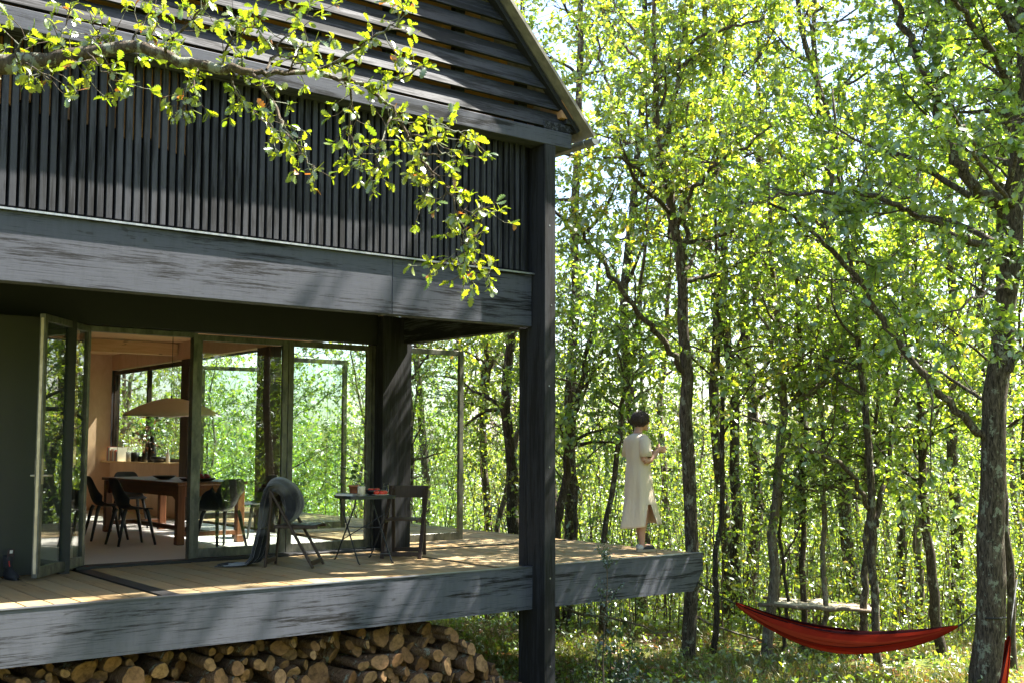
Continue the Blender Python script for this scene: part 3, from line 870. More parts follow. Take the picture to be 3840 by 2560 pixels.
# blanket over the first chair: a sheet following the chair back, in chair coordinates
M['wool'] = None
def wool():
    m, nt, out = new_mat('grey_wool'); t = NT(nt)
    tc = nt.nodes.new("ShaderNodeTexCoord"); sp = nt.nodes.new("ShaderNodeSeparateXYZ"); t.l(tc.outputs['UV'], sp.inputs[0])
    n = t.noise(t.coords(), 70, 4, 0.7)
    st = t.ramp(sp.outputs['Y'], [(0.0, (0.020, 0.021, 0.023)), (0.46, (0.020, 0.021, 0.023)), (0.50, (0.10, 0.10, 0.097)), (0.72, (0.11, 0.11, 0.105)), (0.76, (0.022, 0.023, 0.026)), (0.86, (0.020, 0.022, 0.025)), (0.88, (0.045, 0.047, 0.052)), (1.0, (0.022, 0.023, 0.026))])
    c = t.mix(n, tuple([0.0]*3), st); c = t.mix(0.75, c, st)
    t.bsdf(out, c, 0.95, normal=t.bump(n, 0.7, 0.01), spec=0.1, sheen=0.5)
    return m
M['wool'] = wool()
def catmull2(P, n):
    out = []
    Q = [(2*P[0][0]-P[1][0], 2*P[0][1]-P[1][1])]+list(P)+[(2*P[-1][0]-P[-2][0], 2*P[-1][1]-P[-2][1])]
    for i in range(n):
        u = i/(n-1)*(len(P)-1); k = min(int(u), len(P)-2); t_ = u-k; a, b_, c, d = Q[k:k+4]
        out.append(tuple(0.5*(2*b_[j]+(-a[j]+c[j])*t_+(2*a[j]-5*b_[j]+4*c[j]-d[j])*t_*t_+(-a[j]+3*b_[j]-3*c[j]+d[j])*t_**3) for j in range(2)))
    return out
def blanket():
    r = thing("blanket", "charcoal and grey fringed wool blanket thrown over the back of the left folding chair", "blanket", c1.location, c1.rotation_euler.z)
    rng = random.Random(3)
    nU, nV = 24, 60
    # path (y,z) of the blanket from the floor behind, over the top rail, down onto the seat
    prof = [(-0.66, 0.010), (-0.54, 0.012), (-0.45, 0.022), (-0.385, 0.09), (-0.35, 0.25), (-0.315, 0.45), (-0.285, 0.65), (-0.255, 0.79), (-0.225, 0.84), (-0.18, 0.84)]
    seg = [0]
    for i in range(1, len(prof)): seg.append(seg[-1]+math.dist(prof[i], prof[i-1]))
    def P(v):
        s = v*seg[-1]
        for i in range(1, len(prof)):
            if s <= seg[i]+1e-9:
                f = (s-seg[i-1])/(seg[i]-seg[i-1]); a, b_ = prof[i-1], prof[i]
                return a[0]+(b_[0]-a[0])*f, a[1]+(b_[1]-a[1])*f
        return prof[-1]
    rows = []; uv = []
    for j in range(nV+1):
        v = j/nV; y, z = P(v)
        wd = 0.20-0.03*math.sin(v*3.0)+0.03*max(0, v-0.5); cx = 0.06-0.10*v
        row = []
        for i in range(nU+1):
            u = -1+2*i/nU
            fo = 0.028*math.sin(u*9+v*4)+0.02*math.sin(u*17+v*7+1)
            puff = 0.0
            row.append((cx+u*wd+0.012*math.sin(v*15+u*2), y-fo*(1 if v < 0.55 else -1)+puff*0.8, z+abs(fo)*0.3*(z > 0.05)+puff*0.6+0.012*(1-abs(u))*(z < 0.05)))
        rows.append(row)
    b = MB(); b.smooth = True; b.grid(rows)
    o = b.build("cloth", M['wool'], r)
    me = o.data; ul = me.uv_layers.new(name="uv")
    for p in me.polygons:
        for li in p.loop_indices:
            vi = me.loops[li].vertex_index; ul.data[li].uv = ((vi % (nU+1))/nU, (vi//(nU+1))/nV)
    sol = o.modifiers.new("thickness", 'SOLIDIFY'); sol.thickness = 0.012; sol.offset = 0
    sb = o.modifiers.new("smooth", 'SUBSURF'); sb.levels = 1; sb.render_levels = 1
    # the bunched half that hangs forward on to the seat
    path = catmull2([(-0.27, 0.70), (-0.25, 0.80), (-0.17, 0.845), (-0.08, 0.80), (-0.03, 0.70), (-0.015, 0.60), (-0.04, 0.52), (-0.10, 0.475)], 30)
    rows2 = []
    for i, (y, z) in enumerate(path):
        t_ = i/29; y0, z0 = path[max(i-1, 0)]; y1, z1 = path[min(i+1, 29)]; L = math.hypot(y1-y0, z1-z0); ny, nz = -(z1-z0)/L, (y1-y0)/L
        th = 0.025+0.072*math.sin(PI*min(1, t_*1.02))**0.7*(1+.12*math.sin(t_*13)); wd2 = 0.13+0.045*math.sin(PI*t_)
        if i in (0, 29): th *= 0.3; wd2 *= 0.6
        row = []
        for k in range(28):
            a = 2*PI*k/28
            rp = 0.92+0.22*abs(math.sin(2.5*a+t_*3.5))-0.16*abs(math.sin(4.5*a-t_*4))+0.05*math.sin(11*a+t_*9)
            cx2, sn = math.cos(a), math.sin(a)
            row.append((-0.02+wd2*rp*math.copysign(abs(cx2)**0.8, cx2), y+ny*th*rp*sn, z+nz*th*rp*sn))
        rows2.append(row)
    b2 = MB(); b2.smooth = True; b2.grid(rows2, True); b2.add(rows2[0]+rows2[-1], [tuple(range(28)), tuple(range(55, 27, -1))])
    o2 = b2.build("bundle", M['wool'], r); o2.data.uv_layers.new(name="uv")
    for p in o2.data.polygons:
        for li in p.loop_indices:
            o2.data.uv_layers[0].data[li].uv = (0.5, 0.5+0.5*(o2.data.loops[li].vertex_index//28)/29.0)
    f = MB()
    for i in range(nU*2):
        u = i/(nU*2); k = int(u*nU); p = Vector(rows[0][k])+(Vector(rows[0][min(k+1, nU)])-Vector(rows[0][k]))*(u*nU-k)
        d = Vector((rng.uniform(-.3, .3), -1, 0)).normalized()*rng.uniform(.06, .11)
        f.tube([p, p+d*0.5+Vector((0, 0, 0.004)), p+d+Vector((0, 0, -0.004))], [.005, .004, .003], 4, False)
    f.build("fringe", M['wool'], r); f = MB()
    for j in range(20, 50):
        p = Vector(rows[j][0]); f.tube([p, p+Vector((-.02, -.01, -.04)), p+Vector((-.02+rng.uniform(-.01, .01), 0, -.085))], [.004, .004, .003], 4, False)
    f.build("fringe", M['wool'], r)
blanket()
# bistro table
bt = thing("bistro_table", "small black folding bistro table with crossed steel legs set for breakfast", "table", (6.39, 10.80, 0), math.radians(-7))
b = MB()
def rrect(hx, hy, r, n=6):
    P = []
    for cx, cy2, a0 in ((hx-r, hy-r, 0), (-hx+r, hy-r, 90), (-hx+r, -hy+r, 180), (hx-r, -hy+r, 270)):
        for k in range(n+1):
            a = math.radians(a0+90*k/n); P.append((cx+r*math.cos(a), cy2+r*math.sin(a)))
    return P
b.prism(rrect(0.285, 0.285, 0.10), 'z', 0.712, 0.724); b.prism(rrect(0.275, 0.275, 0.09), 'z', 0.69, 0.712); b.build("table_top", M['blackmetal'], bt)
for sx in (-1, 1):
    for sy in (-1, 1):
        x0 = sx*0.21 if sy > 0 else sx*0.195
        b = MB(); b.tube([(x0, -sy*0.24, 0.69), (x0, -sy*0.20, 0.60), (x0, sy*0.30, 0.02), (x0, sy*0.34, 0.003)], 0.0085, 8); b.build("leg", M['blackmetal'], bt)
for sy in (-1, 1):
    b = MB(); b.tube([(-0.21, sy*0.235, 0.095), (0.21, sy*0.235, 0.095)], 0.006, 8); b.build("stretcher", M['blackmetal'], bt)
b = MB(); b.tube([(-0.205, -0.02, 0.385), (0.205, 0.02, 0.36)], 0.006, 8); b.tube([(-0.2, 0.12, 0.24), (0.2, -0.10, 0.52)], 0.0055, 8); b.build("brace", M['blackmetal'], bt)
TZ = 0.724
def on_table(px, py, dx=0.0):
    r = at(px, py, 1.0)-CAM; t_ = (TZ-CAM_H)/r.z; return CAM+r*t_
M['ceramic'] = mat_plain('cream_glaze', (0.62, 0.57, 0.47), 0.3, var=0.08, scale=20)
M['tomato'] = mat_plain('tomato_skin', (0.62, 0.045, 0.018), 0.2, var=0.2, scale=12)
M['pot'] = mat_plain('terracotta', (0.42, 0.14, 0.06), 0.75, var=0.15)
M['leafy'] = mat_leaf('potplant_leaf', [(0.0, (0.03, 0.09, 0.012)), (1.0, (0.10, 0.20, 0.02))], 0.45)
M['darkbowl'] = mat_plain('black_bowl', (0.02, 0.018, 0.017), 0.45, var=0.2)
M['clear'] = mat_glass('clear_tumbler', (0.92, 0.95, 0.95), 1.4, 1.0)
def mug(loc, rz):
    r = thing("mug", "cream mug with a big round handle at the front of the bistro table", "mug", loc, rz)
    b = MB(); b.smooth = True
    b.lathe([(0.036, 0.0), (0.042, 0.004), (0.043, 0.10), (0.042, 0.104), (0.039, 0.10), (0.038, 0.012), (0.0005, 0.010)], 24, cap=False)
    b.lathe([(0.0005, 0.0005), (0.036, 0.0)], 24, cap=False); b.build("cup", M['ceramic'], r)
    b = MB(); b.smooth = True
    b.tube([(0.040+0.034*math.sin(a), 0, 0.054+0.036*math.cos(a)) for a in np.linspace(0.1, PI-0.1, 12)], 0.006, 8); b.build("handle", M['ceramic'], r)
mug((6.24, 10.62, TZ), math.radians(215))
def tumbler(loc, label, water=True):
    r = thing("drinking_glass", label, "glass", loc)
    b = MB(); b.smooth = True; b.lathe([(0.027, 0.0), (0.033, 0.125), (0.0315, 0.125), (0.0262, 0.008), (0.0005, 0.008)], 22, cap=False); b.lathe([(0.0005, 0.0), (0.027, 0.0)], 22, cap=False)
    b.build("wall", M['clear'], r)
    if water:
        b = MB(); b.smooth = True; b.lathe([(0.0262, 0.009), (0.0295, 0.075)], 22); b.build("water", M['clear'], r)
tumbler((6.61, 10.71, TZ), "clear tumbler half full of water on the bistro table beside the tomatoes")
def tomato(x, y, z, s, label, group="tomatoes on the bistro table"):
    r = thing("tomato", label, "tomato", (x, y, z), random.random()*6, group)
    b = MB(); b.smooth = True; b.lathe([(0.004, 0.003), (0.020, 0.0), (0.032, 0.010), (0.036, 0.024), (0.032, 0.040), (0.018, 0.050), (0.005, 0.047)], 16)
    b.v = [(a*s, c_*s, d*s) for a, c_, d in b.v]; b.build("fruit", M['tomato'], r)
    b = MB()
    for k in range(5):
        a = k*2*PI/5; b.tube([(0, 0, 0.047*s), (0.009*s*math.cos(a), 0.009*s*math.sin(a), 0.052*s), (0.018*s*math.cos(a), 0.018*s*math.sin(a), 0.049*s)], [.002, .002, .0008], 4)
    b.build("calyx", M['leafy'], r)
pl = thing("plate", "small white plate with tomatoes on the front edge of the bistro table", "plate", (6.47, 10.60, TZ))
b = MB(); b.smooth = True; b.lathe([(0.045, 0.0), (0.055, 0.003), (0.095, 0.012), (0.096, 0.015), (0.055, 0.007), (0.0005, 0.006)], 28, cap=False); b.build("dish", M['white'], pl)
for dx, dy in ((-0.055, -0.01), (0.0, -0.035), (0.055, 0.005)): tomato(6.47+dx, 10.60+dy, TZ+0.008, 0.95, "red tomato lying on the small white plate of the bistro table")
bw_ = thing("bowl", "black shallow bowl of tomatoes behind the white plate on the bistro table", "bowl", (6.53, 10.83, TZ))
b = MB(); b.smooth = True; b.lathe([(0.05, 0.0), (0.085, 0.018), (0.11, 0.055), (0.106, 0.055), (0.08, 0.022), (0.0005, 0.012)], 28, cap=False); b.build("vessel", M['darkbowl'], bw_)
for dx, dy in ((-0.05, 0), (0.01, -0.03), (0.05, 0.02), (0.0, 0.05)): tomato(6.53+dx, 10.83+dy, TZ+0.024, 0.95, "red tomato heaped in the black bowl of the bistro table")
tr_ = thing("book", "thin pale paperback lying closed at the left edge of the bistro table", "book", (6.16, 10.78, TZ), 0.5)
b = MB(); b.box(-0.075, 0.075, -0.105, 0.105, 0.0, 0.022, 0.002); b.build("pages", M['white'], tr_)
b = MB(); b.box(-0.078, 0.078, -0.108, 0.108, 0.0225, 0.0245); b.build("cover", mat_plain('grey_card_cover', (0.20, 0.21, 0.2), 0.5), tr_)
pp = thing("potted_plant", "small round-leaved plant in a terracotta pot at the back of the bistro table", "plant", (6.34, 10.95, TZ))
b = MB(); b.smooth = True; b.lathe([(0.042, 0.0), (0.058, 0.085), (0.062, 0.085), (0.063, 0.105), (0.057, 0.105), (0.054, 0.09), (0.0005, 0.088)], 22, cap=False); b.build("pot", M['pot'], pp)
b = MB(); lv = MB(); lv.smooth = True
rr = random.Random(4)
for k in range(17):
    a = rr.random()*6.28; L = rr.uniform(0.10, 0.23); t_ = rr.uniform(0.03, 0.16)
    tip = Vector((math.cos(a)*t_, math.sin(a)*t_, 0.10+math.sqrt(max(0.0004, L*L-t_*t_))))
    b.tube([(0, 0, 0.09), tip*0.5+Vector((0, 0, 0.03)), tip], [.002, .0018, .0014], 4)
    n_ = Vector((math.cos(a)*0.6+rr.uniform(-.5, .5), math.sin(a)*0.6+rr.uniform(-.5, .5)-0.5, 0.6)).normalized(); u = n_.orthogonal().normalized(); v = n_.cross(u)
    R_ = rr.uniform(0.020, 0.034)
    ring = [tip+(u*math.cos(q)+v*math.sin(q))*R_ for q in np.linspace(0, 2*PI, 12, endpoint=False)]
    lv.add([tip+n_*R_*0.18]+ring, [(0, 1+q, 1+(q+1) % 12) for q in range(12)])
b.build("stems", M['leafy'], pp); lv.build("foliage", M['leafy'], pp)
# boots by the panel
def boot(loc, rz, label, colr):
    r = thing("hiking_boot", label, "boot", loc, rz, "hiking boots by the grey panel")
    m = mat_plain('boot_suede', colr, 0.85, var=0.4, scale=40, bump=0.3); dk_ = M['black']
    b = MB(); b.smooth = True
    rings = []
    # sections along the foot from heel (-y) to toe (+y): (y, half width, height)
    for y, hw, h in ((-0.075, 0.018, 0.11), (-0.065, 0.032, 0.14), (-0.03, 0.038, 0.15), (0.02, 0.040, 0.13), (0.06, 0.044, 0.105), (0.11, 0.050, 0.085), (0.16, 0.050, 0.072), (0.195, 0.040, 0.060), (0.215, 0.018, 0.045)):
        rings.append([(hw*math.cos(a)*(1 if math.sin(a) < 0.3 else 0.85), y, 0.022+(h-0.022)*max(0, math.sin(a))*1.0+(-0.0 if math.sin(a) >= 0 else 0)) for a in np.linspace(-0.15, PI+0.15, 14)])
    b.grid(rings); b.add(rings[0]+rings[-1], [tuple(range(14)), tuple(range(27, 13, -1))])
    b.lathe([(0.043, 0.10), (0.046, 0.16), (0.050, 0.205), (0.046, 0.215), (0.040, 0.20), (0.038, 0.12)], 18, (0, -0.02, 0), 1.0, 1.15, cap=False)
    b.build("upper", m, r)
    b = MB(); b.prism([(0.048*math.cos(a)*(0.8 if math.sin(a) < -0.5 else 1), 0.07+0.155*math.sin(a)) for a in np.linspace(0, 2*PI, 24, endpoint=False)], 'z', 0.0, 0.026); b.build("sole", dk_, r)
    b = MB()
    b.obox((0, 0.032, 0.225), (1, 0, 0), (0, 0.25, 1), 0.062, 0.11, 0.008, 0.003); b.build("tongue", mat_plain('boot_tongue', (0.05, 0.03, 0.028), 0.8), r)
    b = MB(); b.obox((0, 0.046, 0.255), (1, 0, 0), (0, 0.25, 1), 0.026, 0.03, 0.004); b.build("tag", M['white'], r)
    b = MB(); b.tube([(0.02, 0.055, 0.17), (0.024, 0.075, 0.14), (0.022, 0.085, 0.12)], 0.004, 6); b.build("pull_loop", mat_plain('red_cord', (0.55, 0.03, 0.02), 0.6), r)
boot((2.60, 11.28, 0.001), math.radians(168), "worn taupe hiking boot with a white tongue tag, toe towards us beside the open door", (0.17, 0.13, 0.10))
boot((2.45, 11.38, 0.001), math.radians(150), "second taupe hiking boot half hidden behind its mate against the panel", (0.15, 0.12, 0.095))
boot((2.86, 11.40, 0.001), math.radians(185), "dark boot in the shade behind the open door leaf", (0.02, 0.02, 0.022))

# ================================================================== ROOM
FL = 0.018
M['shell'] = mat_plain('black_plastic_shell', (0.012, 0.012, 0.013), 0.5, var=0.1)
M['shellgrey'] = mat_plain('grey_green_plastic_shell', (0.013, 0.015, 0.015), 0.5, var=0.1)
M['oldoak'] = mat_wood('red_brown_table_wood', 'y', (0.10, 0.035, 0.014), (0.19, 0.075, 0.032), None, 0.4, islandvar=0.2)
M['oldoakz'] = mat_wood('red_brown_leg_wood', 'z', (0.10, 0.035, 0.014), (0.19, 0.075, 0.032), None, 0.4, islandvar=0.2)
tb = thing("dining_table", "long red-brown wooden dining table standing inside behind the open door", "table", (5.85, 15.1, FL))
b = MB(); b.box(-0.47, 0.47, -1.45, 1.45, 0.745, 0.785, 0.006); b.build("table_top", M['oldoak'], tb)
b = MB()
for sx in (-1, 1): b.prism([(-1.33, 0.744), (1.33, 0.744), (1.33, 0.55), (1.22, 0.56), (1.12, 0.60), (-1.12, 0.60), (-1.22, 0.56), (-1.33, 0.55)], 'x', sx*0.40-0.012, sx*0.40+0.012)
for sy in (-1, 1): b.box(-0.385, 0.385, sy*1.36-0.012, sy*1.36+0.012, 0.6, 0.744)
b.build("apron", M['oldoak'], tb)
for sx in (-1, 1):
    for sy in (-1, 1):
        b = MB(); b.obox((sx*0.40, sy*1.36, 0.37), (0, 0, 1), (1, 0, 0), 0.744, 0.10, 0.10, 0.008); b.obox((sx*0.40, sy*1.36, 0.05), (0, 0, 1), (1, 0, 0), 0.1, 0.108, 0.108, 0.01); b.build("leg", M['oldoakz'], tb)
b = MB(); b.box(-0.03, 0.03, -1.31, 1.31, 0.10, 0.16, 0.004); b.box(-0.35, 0.35, -1.40, -1.32, 0.10, 0.16, 0.004); b.box(-0.35, 0.35, 1.32, 1.40, 0.10, 0.16, 0.004); b.build("stretcher", M['oldoak'], tb)
def shell_chair(label, loc, rz, m='shell', arm=False):
    r = thing("dining_chair", label, "chair", loc, rz, "shell chairs around the dining table")
    rows = []
    # section from seat front (+y) to back top: (y, z, half width, side lift)
    for y, z, hw, lift in ((0.22, 0.445, 0.19, 0.0), (0.19, 0.462, 0.215, 0.006), (0.08, 0.452, 0.225, 0.02), (-0.05, 0.445, 0.225, 0.04), (-0.13, 0.465, 0.225, 0.06), (-0.175, 0.53, 0.22, 0.06), (-0.205, 0.63, 0.212, 0.035), (-0.23, 0.74, 0.195, 0.02), (-0.245, 0.82, 0.165, 0.008), (-0.25, 0.845, 0.12, 0.0)):
        row = []
        for k in range(11):
            u = -1+k/5; e = abs(u)**2.5
            row.append((u*hw, y+(lift*1.6*e if z > 0.5 else 0), z+(lift*e if z < 0.6 else 0)+(0.22*e if arm and z < 0.56 and y < 0.1 else 0)))
        rows.append(row)
    b = MB(); b.smooth = True; b.grid(rows); o = b.build("shell", M[m], r)
    s_ = o.modifiers.new("thickness", 'SOLIDIFY'); s_.thickness = 0.012; s2 = o.modifiers.new("smooth", 'SUBSURF'); s2.levels = 1; s2.render_levels = 1
    for sx in (-1, 1):
        for sy in (-1, 1):
            b = MB(); b.smooth = True; b.tube([(sx*0.15, sy*0.13, 0.45), (sx*0.165, sy*0.15, 0.40), (sx*0.215, sy*0.235, 0.0)], [0.026, 0.024, 0.015], 10); b.build("leg", M[m], r)
    return r
shell_chair("black shell chair on the left side of the dining table, nearer the open door", (4.98, 14.15, FL), math.radians(-88))
shell_chair("black shell chair left of the dining table, farther into the room", (4.98, 15.1, FL), math.radians(-94))
shell_chair("black shell chair with low arms at the near end of the dining table", (5.72, 13.10, FL), math.radians(12), arm=True)
shell_chair("dark grey-green shell chair on the window side of the dining table", (6.75, 14.3, FL), math.radians(92), 'shellgrey')
shell_chair("dark grey-green shell chair at the far end of the dining table", (5.95, 17.0, FL), math.radians(176), 'shellgrey')
# ribbed armchair by the left
ac = thing("ribbed_armchair", "pale grey armchair with vertical ribs standing behind the black chairs", "armchair", (4.95, 17.4, FL), math.radians(-20))
M['ribgrey'] = mat_plain('pale_grey_upholstery', (0.30, 0.31, 0.32), 0.8, var=0.08, scale=30, sheen=0.3)
b = MB(); b.smooth = True
n = 9
for k in range(n):
    u = -0.45+0.9*(k+.5)/n
    b.tube([(u, 0.16, 0.42), (u, 0.20, 0.60), (u, 0.27, 0.90), (u, 0.31, 0.93)], [0.052, 0.052, 0.050, 0.035], 10)
b.build("backrest", M['ribgrey'], ac)
b = MB(); b.smooth = True
for k in range(n):
    u = -0.45+0.9*(k+.5)/n
    b.tube([(u, 0.15, 0.38), (u, -0.38, 0.40), (u, -0.45, 0.36), (u, -0.46, 0.12)], [0.052, 0.052, 0.052, 0.045], 10)
b.build("seat", M['ribgrey'], ac)
b = MB(); b.box(-0.46, 0.46, -0.40, 0.2, 0.05, 0.34, 0.02); b.build("base", M['ribgrey'], ac)
# pendant lamp
lp = thing("pendant_lamp", "wide curved pale paper-like pendant lamp on a thin cord over the dining table", "lamp", (5.83, 15.1, 1.90))
rows = []
nx, ny = 25, 13
for j in range(ny):
    v = -1+2*j/(ny-1); row = []
    for i in range(nx):
        u = -1+2*i/(nx-1)
        wy = 0.36*(1-abs(u)**2.2*0.85)
        x = u*0.66; y = v*wy
        z = 0.02-0.22*abs(u)**1.7-0.26*abs(v)**1.3*(1-abs(u)**1.5*0.9)
        row.append((x*0.79+y*0.3, -x*0.62+y, z))
    rows.append(row)
m, nt, out = new_mat('paper_veneer'); t = NT(nt)
n1 = t.noise(t.coords((4, 4, 40)), 3.0, 4, 0.6)
df = nt.nodes.new("ShaderNodeBsdfDiffuse"); tl = nt.nodes.new("ShaderNodeBsdfTranslucent"); mx = nt.nodes.new("ShaderNodeMixShader")
cc = t.mix(n1, (0.74, 0.64, 0.55), (0.86, 0.77, 0.69)); t.l(cc, df.inputs[0]); t.l(cc, tl.inputs[0]); mx.inputs[0].default_value = 0.35
t.l(df.outputs[0], mx.inputs[1]); t.l(tl.outputs[0], mx.inputs[2]); t.l(mx.outputs[0], out.inputs[0])
b = MB(); b.smooth = True; b.grid(rows); o = b.build("lamp_shade", m, lp); s_ = o.modifiers.new("thickness", 'SOLIDIFY'); s_.thickness = 0.004
b = MB(); b.tube([(0, 0, 0.03), (0, 0, 1.04)], 0.004, 6); b.tube([(0, 0, 0.0), (0, 0, 0.05)], 0.012, 8); b.build("cord", M['black'], lp)
b = MB(); b.lathe([(0.10, 1.04), (0.11, 1.045), (0.11, 1.10), (0.10, 1.115)], 24); b.build("ceiling_rose", M['black'], lp)
# things on the table
def fruit(x, y, z, s, c, name, label, group):
    r = thing(name, label, "fruit", (x, y, z), 0, group)
    b = MB(); b.smooth = True; b.lathe([(0.005, 0.004), (0.024, 0.0), (0.038, 0.014), (0.042, 0.034), (0.034, 0.058), (0.016, 0.068), (0.004, 0.060)], 14)
    b.v = [(a*s, q*s, d*s) for a, q, d in b.v]; b.build("flesh", c, r)
    b = MB(); b.tube([(0, 0, 0.058*s), (0.004, 0.002, 0.082*s)], 0.0022, 5); b.build("stalk", M['chairwood'], r)
M['applered'] = mat_plain('red_fruit_skin', (0.30, 0.015, 0.022), 0.25, var=0.4, scale=9)
M['yellow'] = mat_plain('yellow_fruit_skin', (0.50, 0.36, 0.04), 0.4, var=0.2)
tz = FL+0.785
fb = thing("fruit_platter", "wooden platter heaped with red and yellow fruit at the near end of the dining table", "platter", (5.80, 14.05, tz))
b = MB(); b.smooth = True; b.lathe([(0.16, 0.0), (0.20, 0.012), (0.235, 0.04), (0.225, 0.042), (0.19, 0.02), (0.0005, 0.014)], 28, cap=False); b.build("dish", M['chairwood'], fb)
for dx, dy in ((-0.10, -0.05), (0.0, -0.10), (0.10, -0.04), (0.06, 0.08), (-0.06, 0.09)): fruit(5.80+dx, 14.05+dy, tz+0.018, 1.15, M['applered'], "apple", "dark red apple on the wooden platter of the dining table", "apples on the platter")
fruit(5.79, 14.03, tz+0.09, 1.1, M['yellow'], "quince", "yellow fruit crowning the heap on the wooden platter", None)
sb_ = thing("bowl", "shallow dark bowl farther along the dining table behind the fruit platter", "bowl", (5.72, 15.0, tz))
b = MB(); b.smooth = True; b.lathe([(0.06, 0.0), (0.11, 0.02), (0.16, 0.05), (0.155, 0.052), (0.10, 0.025), (0.0005, 0.012)], 26, cap=False); b.build("vessel", M['darkbowl'], sb_)
# the window sill
SZ = 0.966
BC = [(0.50, 0.40, 0.30), (0.45, 0.09, 0.05), (0.12, 0.18, 0.24), (0.60, 0.55, 0.45), (0.30, 0.12, 0.08), (0.62, 0.30, 0.18), (0.08, 0.09, 0.11), (0.55, 0.50, 0.48)]
BN = ["beige", "brick red", "blue-grey", "cream", "dark brown", "orange", "black", "pale grey"]
yy = 21.75
for k in range(12):
    hgt = random.uniform(0.18, 0.27); th = random.uniform(0.035, 0.07)
    r = thing("book", BN[k % 8]+" book standing on the window sill, "+("at the far end of the row" if k < 4 else "midway along the row" if k < 8 else "at the near end of the row"), "book", (7.23, yy, SZ), 0, "books on the window sill")
    b = MB(); b.box(-0.085, 0.075, -th+0.004, -0.004, 0.004, hgt-0.004); b.build("pages", M['white'], r)
    m = mat_plain('book_cover_%s' % BN[k % 8].replace(' ', '_'), BC[k % 8], 0.5)
    b = MB(); b.box(-0.092, 0.08, -0.0035, 0.0, 0, hgt); b.box(-0.092, 0.08, -th, -th+0.0035, 0, hgt); b.box(-0.0955, -0.0925, -th, 0, 0, hgt); b.build("cover", m, r)
    yy -= th+0.004
for k, (y, rr_, h, c, lab) in enumerate(((20.75, 0.06, 0.17, 'white', "white pot on the window sill beside the books"), (20.45, 0.075, 0.17, 'darkbowl', "tall black cup on the window sill"), (20.15, 0.06, 0.10, 'darkbowl', "low black cup on the window sill left of the vase"), (18.85, 0.035, 0.24, 'white', "small white bottle at the near end of the window sill"))):
    r = thing("pot" if k < 3 else "bottle", lab, "pot" if k < 3 else "bottle", (7.24, y, SZ))
    b = MB(); b.smooth = True
    if k < 3: b.lathe([(rr_*0.85, 0), (rr_, 0.01), (rr_*1.05, h), (rr_*0.97, h), (rr_*0.9, 0.012), (0.0005, 0.011)], 20, cap=False)
    else: b.lathe([(rr_, 0), (rr_*1.05, 0.02), (rr_, h*0.6), (rr_*0.4, h*0.75), (rr_*0.38, h*0.95)], 18)
    b.build("body", M[c], r)
    if k == 3:
        b = MB(); b.lathe([(0.016, h*0.951), (0.016, h)], 12); b.build("cap", M['pot'], r)
bo = thing("bowl", "wide black bowl on the window sill right of the tall dark vase", "bowl", (7.22, 19.2, SZ))
b = MB(); b.smooth = True; b.lathe([(0.08, 0.0), (0.14, 0.05), (0.16, 0.10), (0.155, 0.10), (0.13, 0.05), (0.0005, 0.012)], 24, cap=False); b.build("vessel", M['darkbowl'], bo)
vs = thing("vase", "tall dark bottle-shaped vase with dried flowers on the window sill", "vase", (7.22, 19.55, SZ))
b = MB(); b.smooth = True; b.lathe([(0.07, 0.0), (0.085, 0.05), (0.075, 0.20), (0.05, 0.32), (0.035, 0.42), (0.04, 0.46)], 20); b.build("body", M['darkbowl'], vs)
def sprig(root, n, H, spread, m, lsz, seed, name):
    rng = np.random.default_rng(seed); mb = MB(); tips = []; dirs = []
    for k in range(n):
        d0 = np.array([rng.normal(0, spread), rng.normal(0, spread), 1.0])
        st = wander(rng, (0, 0, 0.05), d0, H*rng.uniform(.6, 1), 5, 0.15, 0)
        mb.tube(st, [.005, .004, .004, .003, .003, .002], 4, False)
        for q in range(7):
            u = rng.uniform(1.5, 5); kk = min(int(u), 4); p = st[kk]+(st[kk+1]-st[kk])*(u-kk)
            tips.append(p+rng.normal(0, .06, 3)); dirs.append(rng.normal(0, 1, 3))
    mb.build("stems", M['twig'], root)
    P, A, Nn, S = rosettes(rng, tips, dirs, 2, 4, lsz, 1.1, .1, .06)
    o = bpy.data.objects.new(name, leaves_mesh(name, P, A, Nn, S, m, 'mid')); COL.objects.link(o); o.parent = root
sprig(vs, 7, 0.85, 0.25, M['leaf_dry'], (0.03, 0.06), 2, "dried_flowers")
vp = thing("vase", "leafy green branches arching from a dark pot on the window sill", "vase", (7.22, 19.9, SZ))
b = MB(); b.smooth = True; b.lathe([(0.05, 0.0), (0.065, 0.05), (0.05, 0.15), (0.045, 0.18)], 18); b.build("body", M['darkbowl'], vp)
sprig(vp, 11, 1.15, 0.42, M['leafy'], (0.08, 0.13), 3, "leaves")

